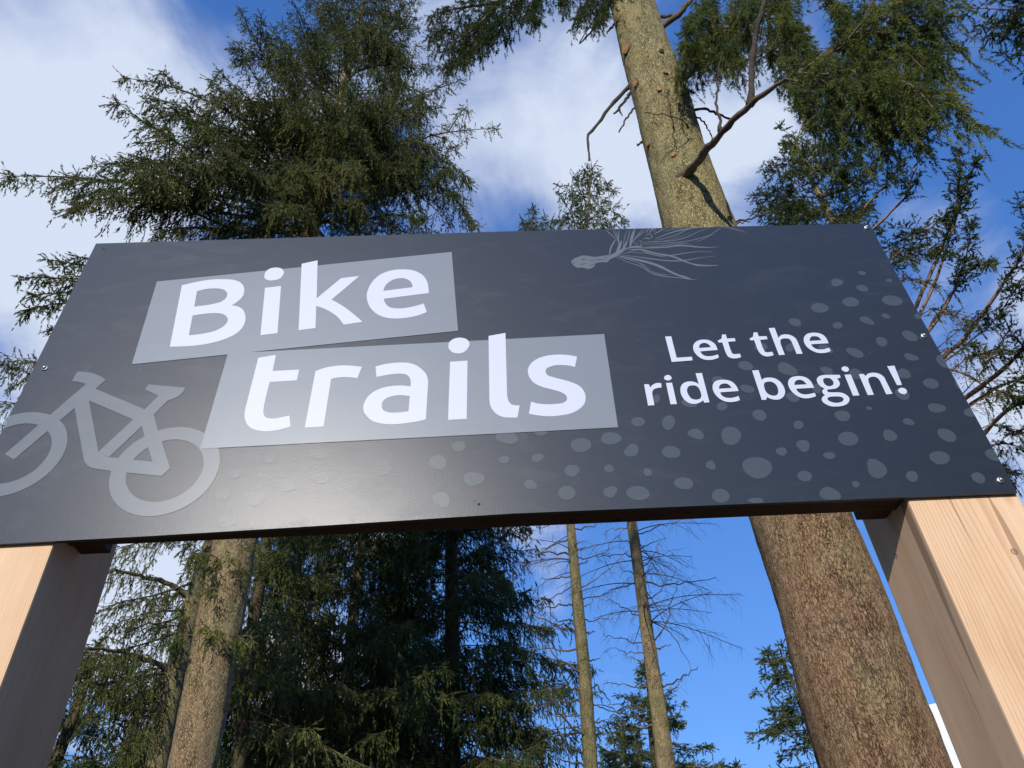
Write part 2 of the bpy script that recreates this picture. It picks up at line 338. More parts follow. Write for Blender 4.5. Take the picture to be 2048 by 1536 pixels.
# outlines of the print on the sign (board plane, tenths of a millimetre)
OUTLINE = [(-1.2399, 3.4783), (0.0334, 3.481), (1.1687, 3.4697), (1.1577, 2.4726), (0.2949, 2.474), (-0.0206, 2.4748), (-0.495, 2.4637), (-0.8224, 2.4575), (-1.2627, 2.4524)]
BANDS = [['-10117,32947! -1548,33887! -1382,30549! -9977,29719!'], ['-7528,29996! 2625,30240! 2547,27045! -7610,26887!']]
TITLE = [['-9354,32744! -8939,32882 -8585,32951 -8267,32959 -7939,32922 -7710,32808 -7567,32619 -7508,32364 -7534,32152 -7646,31964 -7762,31840! -7564,31776 -7408,31631 -7312,31415 -7276,31179 -7319,30916 -7465,30695 -7731,30514 -8072,30387 -8444,30319 -8781,30303 -9128,30307!', '-8865,32472! -8604,32558 -8313,32566 -8106,32499 -7986,32350 -7981,32154 -8107,31995 -8375,31903 -8605,31862 -8806,31833!', '-8777,31476! -8489,31531 -8163,31550 -7940,31495 -7795,31353 -7764,31185 -7847,31006 -8048,30845 -8309,30766 -8531,30728 -8712,30714!'], ['-6941,32529! -6490,32588! -6318,30684! -6768,30624!'], ['-7039,33037 -7033,33205 -6943,33352 -6763,33405 -6593,33355 -6499,33218 -6493,33087 -6557,32922 -6718,32844 -6892,32852 -7003,32931'], ['-6016,33540! -5558,33674! -5404,32019! -4784,32849! -4259,32918! -4973,31946! -4629,31669 -4314,31345 -4027,31012! -4539,30929! -4731,31229 -4968,31461 -5174,31607 -5381,31703! -5302,30832! -5756,30768!'], ['-2211,32094! -3491,31914! -3440,31736 -3323,31574 -3152,31511 -2911,31503 -2624,31566 -2349,31668! -2253,31318! -2541,31179 -2872,31109 -3157,31102 -3446,31170 -3694,31351 -3881,31634 -3977,31989 -3973,32274 -3874,32634 -3644,32958 -3326,33121 -2975,33154 -2644,33071 -2387,32845 -2255,32524', '-3522,32243! -3468,32469 -3329,32664 -3134,32755 -2934,32750 -2781,32640 -2701,32489 -2692,32361!'], ['-6693,29792! -6242,29876! -6243,29305! -5557,29320! -5568,28950! -6264,28927! -6279,28519! -6286,28200 -6271,27948 -6218,27807 -6123,27738 -5977,27725 -5812,27747 -5607,27799! -5532,27454! -5759,27375 -5991,27336 -6205,27343 -6404,27400 -6581,27535 -6695,27753 -6734,27971 -6735,28190!'], ['-5124,29242! -4894,29351 -4618,29406 -4312,29409 -3922,29339! -4012,28953! -4276,28999 -4504,29000 -4689,28959! -4720,27415! -5179,27401!'], ['-3563,29337! -3297,29412 -3023,29444 -2745,29431 -2505,29335 -2323,29155 -2222,28994 -2175,28786 -2173,28634! -2205,27514! -2452,27456 -2784,27411 -3061,27403 -3303,27438 -3530,27531 -3690,27703 -3773,27873 -3781,28066 -3712,28283 -3571,28461 -3349,28588 -3083,28644 -2833,28645 -2623,28604! -2620,28756 -2648,28886 -2730,29005 -2868,29051 -3044,29054 -3238,29029 -3517,28970!', '-2628,28285! -2820,28319 -3010,28318 -3198,28258 -3305,28141 -3325,27996 -3290,27874 -3173,27792 -3004,27765 -2798,27774 -2646,27796!'], ['-1601,29412! -1138,29430! -1191,27482! -1653,27471!'], ['-1645,29998 -1615,30136 -1493,30251 -1329,30282 -1166,30227 -1083,30097 -1085,29972 -1152,29824 -1274,29720 -1395,29704 -1535,29751 -1625,29873'], ['-549,30311! -82,30403! -141,28378! -142,28154 -121,28006 -51,27893 42,27857 156,27846! 76,27463! -111,27472 -278,27497 -451,27611 -567,27808 -601,28004 -600,28201!'], ['1788,29438! 1694,29071! 1525,29129 1348,29158 1169,29154 1004,29095 919,29020 906,28916 960,28810 1130,28724 1376,28631 1618,28509 1777,28362 1851,28159 1843,27961 1780,27793 1619,27632 1399,27523 1130,27476 865,27465 624,27501 369,27567! 452,27954! 634,27884 860,27849 1089,27850 1263,27879 1358,27960 1377,28057 1329,28158 1203,28252 998,28337 773,28430 588,28558 483,28729 440,28912 459,29095 561,29275 752,29427 999,29510 1263,29533 1524,29512']]
TAGLINE = [['4284,30068! 4454,30070! 4450,29279! 4864,29295! 4860,29165! 4288,29134!'], ['5612,29505! 5132,29478! 5158,29384 5223,29313 5324,29291 5446,29303 5582,29346! 5587,29236! 5486,29188 5360,29159 5242,29163 5120,29209 5025,29319 4969,29464 4964,29608 5006,29732 5095,29837 5216,29896 5339,29903 5455,29876 5545,29798 5598,29705 5613,29595', '5129,29600! 5149,29680 5196,29742 5271,29778 5350,29771 5418,29713 5454,29617!'], ['5865,30069! 5968,30074! 5967,29916! 6185,29919! 6178,29805! 5965,29793! 5964,29579! 5969,29435 5990,29354 6051,29333 6181,29345! 6185,29221! 6095,29190 6000,29180 5912,29198 5835,29263 5812,29389 5806,29478! 5803,29777! 5701,29773! 5694,29850! 5815,29914!'], ['6755,30107! 6862,30111! 6861,29953! 7077,29956! 7074,29838! 6861,29824! 6857,29596! 6863,29469 6881,29388 6939,29358 7075,29373! 7080,29248! 6981,29218 6885,29210 6800,29240 6740,29314 6711,29405 6700,29513! 6696,29819! 6591,29818! 6589,29886! 6701,29951!'], ['7220,30254! 7391,30260! 7388,30068! 7387,29873! 7474,29962 7579,29994 7687,29989 7792,29928 7856,29823 7871,29694! 7875,29264! 7711,29260! 7709,29629! 7700,29757 7654,29833 7563,29846 7477,29832 7421,29788 7391,29698 7383,29599! 7383,29248! 7221,29242!'], ['8702,29610! 8214,29596! 8229,29496 8300,29420 8399,29394 8509,29401 8662,29448! 8667,29327! 8550,29279 8424,29262 8294,29277 8182,29345 8085,29466 8043,29613 8058,29759 8113,29885 8218,29983 8354,30023 8490,30017 8600,29974 8670,29897 8703,29766', '8211,29719! 8242,29805 8308,29876 8381,29892 8459,29879 8512,29830 8542,29733!'], ['3422,28394! 3547,28394! 3565,28283! 3638,28365 3735,28418 3810,28424 3877,28411! 3855,28264! 3766,28260 3657,28222 3596,28140 3579,28029! 3571,27698! 3408,27691!'], ['4000,28415! 4160,28417! 4149,27707! 3986,27704!'], ['3982,28595 4023,28655 4095,28684 4157,28658 4181,28589 4155,28532 4089,28497 4025,28509 3987,28544'], ['4842,28708! 5010,28709! 4991,27725! 4854,27715! 4841,27799! 4770,27741 4675,27700 4572,27692 4464,27728 4370,27834 4325,27975 4323,28125 4363,28274 4452,28384 4565,28432 4684,28434 4792,28387 4846,28327!', '4500,28154 4530,28228 4586,28282 4671,28301 4755,28284 4814,28214 4834,28100 4834,27969 4800,27878 4733,27835 4644,27826 4552,27871 4508,27976 4492,28079'], ['5825,28057! 5339,28035! 5359,27935 5424,27867 5519,27840 5637,27847 5784,27892! 5786,27761! 5664,27717 5530,27705 5405,27729 5293,27808 5208,27942 5174,28084 5182,28216 5234,28347 5334,28428 5459,28455 5591,28445 5711,28391 5788,28282 5819,28167', '5338,28156! 5364,28236 5423,28300 5503,28324 5588,28311 5645,28241 5668,28164!'], ['6355,28735! 6530,28738! 6524,28392! 6587,28445 6668,28469 6779,28468 6892,28431 6984,28323 7029,28179 7031,28038 7005,27930 6939,27825 6845,27753 6741,27725 6637,27740 6552,27783 6511,27830! 6461,27738! 6346,27734!', '6536,28233 6579,28302 6655,28331 6741,28331 6813,28284 6860,28187 6861,28061 6836,27954 6787,27887 6718,27859 6637,27871 6566,27920 6527,27999 6520,28109'], ['7810,28071! 7337,28062! 7347,27976 7399,27904 7473,27869 7581,27864 7776,27906! 7777,27793! 7655,27753 7528,27733 7412,27749 7299,27816 7214,27936 7170,28078 7173,28219 7218,28344 7315,28443 7438,28480 7563,28484 7686,28441 7761,28366 7807,28236', '7328,28188! 7353,28258 7410,28327 7486,28355 7569,28343 7623,28277 7657,28196!'], ['8625,28476! 8622,28381! 8511,28350! 8534,28265 8524,28165 8467,28085 8369,28023 8246,28004 8154,27997 8120,27953 8138,27911 8249,27898 8425,27886 8536,27835 8604,27735 8596,27638 8520,27530 8381,27457 8209,27434 8050,27449 7936,27526 7886,27608 7889,27688 7935,27758 8016,27811! 7984,27870 7984,27943 8025,27999 8077,28037! 7996,28107 7956,28225 7968,28342 8035,28431 8128,28477 8238,28493!', '8129,28317 8164,28366 8243,28387 8327,28367 8373,28289 8371,28205 8321,28133 8228,28104 8159,28132 8120,28209', '8045,27705 8111,27750 8242,27760 8379,27749 8442,27710 8448,27653 8386,27584 8275,27554 8174,27558 8076,27607 8042,27657'], ['8751,28473! 8923,28477! 8902,27764! 8731,27761!'], ['8748,28696 8796,28745 8868,28763 8928,28725 8935,28653 8886,28586 8822,28572 8766,28601 8742,28645'], ['9135,28472! 9268,28478! 9292,28397! 9370,28470 9475,28504 9592,28502 9693,28455 9762,28358 9769,28240! 9776,27776! 9606,27768! 9613,28205! 9595,28298 9540,28360 9452,28369 9361,28335 9314,28261 9298,28145! 9282,27767! 9120,27762!'], ['9990,28715! 10194,28723! 10136,28059! 10004,28053!'], ['9970,27895 10020,27945 10092,27963 10160,27938 10188,27879 10166,27807 10099,27753 10036,27756 9985,27791 9960,27841']]
BIKE = [['-10973,29093! -12226,26958! -11952,26787! -11014,28302! -10726,28538! -10669,28920!'], ['-11365,29204! -11327,29531! -11135,29512 -10882,29447 -10661,29327 -10507,29210! -10669,28920! -10973,29093! -11168,29164'], ['-10021,26919! -9739,26745! -8655,26561! -8542,26547! -8200,26361! -8349,26147! -9553,26345! -9912,26421 -10100,26489 -10235,26614 -10339,26799! -11021,28321! -10734,28543!'], ['-10669,28910! -9254,28176! -9205,27709! -9454,27867! -10731,28532! -10915,28860!'], ['-9254,28176! -8984,27992! -9189,27644! -9727,26745! -10021,26919! -9454,27867!'], ['-9018,28604! -8743,28431! -8984,27992! -9254,28176!'], ['-9372,28996! -8392,28844! -8433,28673 -8534,28540 -8743,28431! -9018,28604! -9409,28830!'], ['-9189,27644! -8984,27992! -8741,27463! -8200,26361! -8514,26530! -8655,26561! -9030,27319!']]
WHEELS = [[-0.8306, 2.6322, 0.125, 0.0877], [-1.2064, 2.6989, 0.1234, 0.0878]]
SPOTS = [['10738,32352 10706,32312 10651,32294 10592,32304 10547,32333 10520,32376 10524,32424 10560,32462 10615,32479 10674,32473 10721,32443 10743,32399'], ['9933,32008 9878,31938 9796,31886 9688,31850 9587,31876 9565,31954 9585,32024 9605,32097 9684,32170 9799,32180 9880,32138 9929,32081'], ['11392,32007 11366,31975 11325,31954 11279,31959 11240,31981 11215,32017 11229,32061 11270,32085 11308,32098 11356,32110 11403,32090 11411,32045'], ['10561,31658 10505,31602 10423,31583 10337,31603 10266,31657 10235,31735 10257,31810 10314,31862 10394,31887 10484,31871 10552,31811 10577,31733'], ['10097,31142 10027,31051 9912,30997 9785,30990 9674,31033 9618,31121 9635,31224 9706,31312 9816,31374 9947,31384 10054,31333 10105,31243'], ['11369,31111 11272,31021 11136,30977 10989,30982 10864,31041 10801,31144 10814,31258 10900,31354 11039,31402 11187,31387 11309,31327 11382,31227'], ['9147,30943 9069,30852 8951,30802 8825,30796 8712,30838 8650,30925 8657,31030 8725,31123 8842,31180 8972,31180 9080,31133 9147,31049'], ['8162,30352 8104,30304 8027,30286 7946,30318 7885,30388 7856,30475 7876,30559 7944,30602 8023,30604 8104,30583 8177,30520 8197,30427'], ['9328,30267 9287,30206 9218,30163 9138,30148 9068,30166 9031,30217 9038,30281 9077,30341 9144,30389 9225,30404 9293,30381 9328,30330'], ['10237,30324 10177,30258 10075,30271 9998,30318 9928,30366 9876,30444 9896,30525 9964,30574 10051,30590 10141,30555 10193,30484 10223,30412'], ['10765,30517 10726,30479 10669,30470 10615,30491 10575,30530 10556,30582 10569,30634 10610,30669 10665,30680 10721,30662 10761,30621 10775,30568'], ['11633,30484 11625,30443 11571,30424 11514,30428 11472,30464 11468,30520 11491,30570 11526,30614 11580,30642 11634,30631 11634,30589 11633,30537'], ['10309,29535 10248,29466 10164,29425 10081,29446 10040,29518 10032,29599 10049,29686 10111,29762 10200,29786 10278,29762 10332,29704 10343,29619'], ['11203,29636 11125,29584 11026,29580 10927,29629 10861,29726 10850,29833 10884,29924 10956,29985 11059,29990 11156,29932 11220,29836 11238,29728'], ['9479,29091 9413,29046 9317,29047 9215,29106 9136,29199 9095,29307 9122,29396 9205,29425 9301,29413 9405,29371 9495,29277 9517,29168'], ['10936,28912 10851,28884 10771,28886 10690,28897 10618,28949 10593,29026 10609,29100 10667,29153 10757,29152 10831,29111 10897,29066 10956,28993'], ['11612,28654 11612,28582 11581,28566 11471,28623 11409,28732 11400,28855 11441,28970 11537,29047 11617,29053 11616,28994 11615,28889 11614,28764'], ['7718,29505 7678,29435 7624,29373 7558,29352 7504,29376 7468,29431 7472,29516 7527,29590 7588,29627 7650,29663 7722,29666 7748,29593'], ['8735,29314 8676,29249 8575,29265 8499,29316 8430,29367 8379,29446 8398,29528 8465,29574 8552,29588 8640,29549 8692,29476 8721,29402'], ['7521,28564 7403,28513 7288,28537 7185,28570 7089,28652 7063,28781 7104,28898 7190,28983 7312,28988 7409,28910 7478,28819 7543,28702'], ['8476,28569 8440,28507 8359,28467 8266,28500 8221,28569 8193,28630 8176,28703 8225,28767 8317,28778 8403,28754 8472,28704 8494,28634'], ['9207,28405 9137,28340 9049,28316 8960,28336 8899,28403 8888,28495 8922,28583 8987,28651 9077,28682 9166,28655 9222,28585 9237,28494'], ['10489,28336 10423,28280 10331,28270 10234,28289 10147,28354 10137,28454 10196,28523 10255,28573 10338,28622 10446,28598 10503,28508 10509,28418'], ['11093,27992 11021,27925 10921,27896 10820,27915 10742,27975 10710,28063 10741,28153 10818,28216 10917,28246 11022,28234 11100,28171 11123,28080'], ['11606,28067 11605,27972 11604,27886 11603,27839 11603,27836 11559,27872 11541,27949 11557,28045 11598,28130 11607,28183 11607,28188 11607,28143'], ['6242,28050 6187,28002 6105,27983 6013,28000 5935,28053 5894,28125 5897,28198 5951,28250 6037,28264 6128,28244 6209,28195 6254,28122'], ['7335,27746 7289,27677 7205,27630 7107,27642 7043,27698 7008,27765 7001,27843 7052,27916 7144,27948 7238,27940 7315,27896 7349,27823'], ['7991,28042 7956,27953 7891,27891 7830,27888 7788,27918 7759,27970 7764,28053 7809,28138 7871,28195 7935,28217 7982,28188 7998,28122'], ['10152,27618 10075,27569 9986,27565 9907,27614 9860,27701 9855,27803 9899,27894 9980,27940 10069,27937 10149,27892 10202,27807 10201,27703'], ['6308,27175 6246,27103 6157,27076 6072,27104 6013,27169 5986,27255 6007,27347 6075,27415 6164,27441 6251,27420 6312,27354 6330,27265'], ['7178,26904 7140,26842 7080,26797 7010,26780 6949,26800 6920,26853 6925,26916 6957,26979 7017,27027 7089,27041 7147,27017 7179,26968'], ['8405,27054 8335,26990 8244,26957 8147,26978 8077,27042 8045,27132 8071,27228 8153,27288 8247,27305 8342,27296 8427,27241 8448,27142'], ['9070,27316 9041,27290 9004,27280 8968,27285 8939,27306 8928,27339 8937,27374 8964,27401 9001,27412 9038,27405 9065,27383 9078,27351'], ['10939,27209 10838,27157 10743,27133 10641,27123 10550,27165 10515,27244 10527,27331 10596,27405 10706,27424 10799,27400 10890,27372 10966,27304'], ['11595,27078 11594,27000 11556,26953 11467,26952 11397,26973 11348,27020 11353,27094 11414,27166 11500,27216 11594,27232 11596,27202 11596,27147'], ['9968,26814 9916,26771 9845,26765 9782,26781 9725,26813 9698,26867 9715,26924 9762,26966 9830,26984 9897,26966 9943,26925 9971,26874'], ['8376,26365 8297,26274 8177,26226 8049,26231 7941,26286 7893,26386 7920,26494 8000,26582 8117,26638 8251,26638 8353,26574 8395,26473'], ['9365,26398 9296,26346 9210,26313 9104,26318 9037,26392 9049,26481 9074,26549 9114,26627 9211,26666 9308,26627 9365,26556 9391,26477'], ['10784,26267 10697,26215 10591,26215 10493,26272 10428,26369 10413,26481 10458,26579 10550,26627 10657,26620 10757,26568 10828,26472 10836,26358'], ['7133,26276 7099,26193 7025,26112 6923,26097 6865,26156 6838,26219 6812,26292 6846,26386 6939,26443 7031,26450 7109,26425 7146,26358'], ['6531,26131 6501,26071 6441,26021 6362,26011 6305,26042 6272,26087 6258,26144 6289,26208 6358,26248 6433,26257 6498,26239 6534,26191'], ['7658,25930 7615,25887 7552,25858 7476,25859 7413,25889 7374,25937 7376,25994 7426,26037 7495,26056 7567,26060 7640,26038 7675,25985'], ['6036,25667 5950,25531 5798,25422 5596,25399 5442,25483 5368,25606 5340,25745 5408,25897 5584,25991 5782,25997 5949,25936 6046,25815'], ['6914,25385 6867,25316 6785,25268 6691,25264 6618,25302 6577,25363 6576,25438 6624,25510 6710,25552 6803,25557 6882,25524 6922,25461'], ['8691,25373 8595,25303 8467,25262 8336,25323 8300,25465 8326,25584 8351,25703 8439,25811 8581,25810 8688,25721 8754,25607 8759,25477'], ['9406,25231 9350,25157 9267,25122 9200,25142 9160,25189 9139,25251 9161,25331 9227,25397 9307,25429 9381,25424 9426,25377 9430,25306'], ['10382,25697 10294,25620 10177,25578 10053,25587 9960,25649 9918,25742 9942,25845 10031,25925 10153,25960 10276,25950 10377,25895 10418,25798'], ['11580,25710 11579,25630 11520,25601 11417,25637 11350,25700 11310,25778 11329,25871 11416,25940 11528,25965 11582,25947 11582,25883 11581,25797'], ['10946,25052 10876,25008 10796,25006 10727,25044 10686,25113 10689,25197 10737,25268 10808,25307 10888,25315 10960,25279 10997,25206 10989,25123'], ['7961,25120 7934,25085 7894,25053 7838,25044 7802,25073 7797,25111 7793,25146 7808,25188 7858,25215 7909,25210 7948,25191 7970,25159'], ['7428,24830 7342,24741 7210,24741 7107,24745 7003,24773 6936,24854 6959,24956 7035,25040 7148,25090 7266,25070 7340,25006 7402,24935'], ['5589,24794 5577,24750 5508,24744 5401,24744 5331,24745 5276,24772 5231,24811 5261,24856 5350,24880 5446,24884 5534,24869 5581,24833'], ['3243,27190 3213,27115 3139,27064 3050,27054 2970,27079 2914,27132 2899,27207 2935,27280 3008,27331 3097,27347 3179,27321 3230,27263'], ['3961,27062 3894,26963 3805,26906 3723,26919 3676,26991 3664,27093 3691,27210 3762,27311 3852,27360 3934,27350 3988,27284 3997,27177'], ['4621,26710 4588,26619 4483,26586 4390,26617 4316,26653 4245,26709 4237,26798 4299,26870 4387,26912 4487,26913 4560,26860 4596,26790'], ['5539,26646 5469,26518 5359,26419 5219,26372 5098,26423 5051,26542 5053,26669 5096,26806 5212,26916 5356,26936 5470,26882 5540,26781'], ['2583,26708 2534,26623 2432,26563 2302,26536 2167,26562 2094,26643 2092,26732 2124,26817 2213,26893 2354,26912 2477,26869 2557,26798'], ['2945,26347 2923,26260 2856,26189 2762,26162 2667,26170 2590,26227 2590,26327 2648,26406 2706,26472 2794,26537 2899,26524 2945,26437'], ['3940,26190 3882,26110 3782,26069 3666,26073 3563,26123 3505,26211 3513,26305 3572,26382 3668,26430 3787,26429 3888,26372 3941,26284'], ['2270,25817 2240,25768 2188,25741 2127,25740 2072,25768 2043,25819 2047,25876 2077,25924 2127,25956 2189,25957 2242,25925 2270,25873'], ['3148,25658 3115,25618 3066,25592 3011,25601 2977,25645 2968,25697 2973,25749 3003,25797 3056,25815 3107,25799 3146,25762 3162,25711'], ['4700,25752 4646,25695 4581,25699 4536,25726 4493,25758 4473,25820 4501,25889 4553,25938 4615,25960 4668,25936 4691,25883 4705,25826'], ['4067,25299 4014,25226 3915,25186 3798,25190 3692,25234 3625,25309 3625,25396 3686,25464 3782,25506 3901,25509 4009,25463 4067,25383'], ['2253,25199 2209,25130 2157,25070 2080,25044 2007,25071 1954,25130 1935,25215 1982,25293 2054,25328 2123,25353 2210,25359 2269,25292'], ['3002,25108 2953,25012 2836,24954 2698,24950 2575,24991 2487,25067 2466,25167 2524,25260 2637,25320 2777,25332 2903,25289 2981,25207'], ['4830,24922 4770,24840 4673,24796 4566,24796 4474,24842 4427,24928 4443,25024 4504,25103 4597,25155 4708,25158 4797,25104 4838,25017'], ['1822,26545 1767,26441 1668,26371 1546,26344 1426,26376 1345,26460 1322,26570 1366,26678 1468,26751 1594,26769 1713,26738 1802,26659'], ['28,26888 22,26749 -97,26668 -231,26690 -334,26729 -443,26790 -490,26913 -437,27035 -336,27116 -208,27145 -93,27091 -26,26996'], ['781,26972 752,26928 696,26896 621,26886 546,26902 493,26939 474,26987 499,27033 560,27062 635,27071 711,27058 768,27021'], ['-196,26218 -215,26168 -258,26129 -322,26118 -384,26135 -433,26174 -447,26230 -418,26280 -371,26312 -312,26331 -244,26321 -201,26274'], ['641,26282 626,26222 576,26167 503,26125 418,26116 361,26151 344,26203 347,26260 387,26322 468,26359 549,26358 610,26331'], ['1454,25824 1406,25744 1340,25689 1257,25661 1173,25686 1117,25753 1099,25842 1131,25930 1207,25982 1292,25993 1376,25979 1446,25919'], ['411,25481 400,25400 328,25360 256,25370 195,25385 134,25422 115,25496 146,25566 202,25616 274,25631 336,25596 376,25545'], ['1294,25213 1258,25123 1176,25061 1074,25039 972,25065 906,25140 895,25233 929,25322 1005,25391 1111,25414 1211,25379 1275,25306'], ['-791,25705 -866,25609 -958,25559 -1056,25521 -1173,25538 -1254,25622 -1286,25729 -1260,25839 -1160,25901 -1048,25896 -944,25879 -827,25824'], ['-1225,26659 -1251,26584 -1311,26529 -1395,26511 -1480,26536 -1543,26595 -1567,26675 -1541,26752 -1476,26803 -1393,26821 -1305,26802 -1241,26740'], ['-5790,26537 -5794,26459 -5833,26403 -5895,26385 -5963,26407 -6022,26468 -6049,26550 -6040,26626 -6004,26684 -5943,26708 -5873,26683 -5818,26618'], ['-4548,26601 -4552,26501 -4644,26458 -4739,26467 -4827,26479 -4919,26528 -4957,26621 -4932,26707 -4870,26770 -4774,26784 -4685,26740 -4615,26682'], ['-6479,26212 -6473,26141 -6510,26072 -6577,26016 -6669,25994 -6747,26025 -6785,26083 -6801,26148 -6778,26223 -6702,26277 -6610,26286 -6532,26263'], ['-6654,25570 -6656,25493 -6697,25427 -6783,25411 -6869,25451 -6933,25512 -6981,25586 -6985,25670 -6928,25725 -6844,25736 -6756,25712 -6685,25649'], ['-2979,26121 -2998,26006 -3078,25931 -3185,25914 -3292,25947 -3379,26028 -3417,26143 -3393,26255 -3318,26335 -3210,26360 -3101,26320 -3020,26234'], ['-1693,26215 -1704,26104 -1782,26026 -1890,26023 -1983,26063 -2064,26130 -2105,26235 -2075,26342 -1996,26413 -1894,26438 -1793,26401 -1726,26316'], ['-5190,25737 -5196,25655 -5256,25601 -5340,25578 -5443,25589 -5523,25662 -5527,25753 -5505,25821 -5476,25897 -5389,25940 -5285,25896 -5224,25816'], ['-4444,25902 -4447,25823 -4506,25762 -4605,25756 -4693,25793 -4765,25845 -4813,25920 -4799,25999 -4729,26049 -4638,26064 -4543,26039 -4475,25977'], ['-5880,25546 -5852,25451 -5873,25352 -5937,25270 -6033,25234 -6128,25257 -6196,25323 -6229,25414 -6215,25516 -6145,25597 -6049,25628 -5953,25610'], ['-1616,25183 -1621,25084 -1679,24992 -1792,24982 -1877,25049 -1936,25116 -1995,25202 -1983,25310 -1896,25373 -1794,25385 -1696,25356 -1631,25277'], ['-6393,24815 -6434,24753 -6518,24729 -6597,24714 -6695,24720 -6778,24770 -6812,24836 -6804,24901 -6737,24943 -6639,24939 -6552,24917 -6455,24884'], ['5513,28458 5475,28399 5413,28357 5337,28342 5267,28361 5223,28409 5216,28472 5251,28534 5318,28574 5393,28586 5465,28571 5512,28523'], ['3750,27900 3724,27832 3686,27777 3640,27758 3600,27780 3576,27833 3576,27909 3605,27980 3647,28023 3691,28047 3737,28039 3760,27979'], ['4645,27633 4593,27594 4511,27587 4417,27608 4331,27657 4281,27723 4279,27786 4324,27829 4408,27838 4503,27812 4586,27762 4642,27697'], ['5418,27577 5383,27510 5323,27461 5251,27445 5188,27467 5149,27519 5146,27590 5183,27658 5246,27703 5316,27721 5383,27704 5421,27649'], ['6418,28857 6365,28776 6266,28748 6173,28767 6092,28807 6037,28879 6043,28968 6103,29040 6193,29080 6293,29073 6367,29018 6408,28944'], ['6998,29553 6961,29488 6881,29443 6785,29429 6692,29446 6631,29499 6637,29570 6690,29629 6760,29678 6859,29705 6953,29680 6997,29620']]
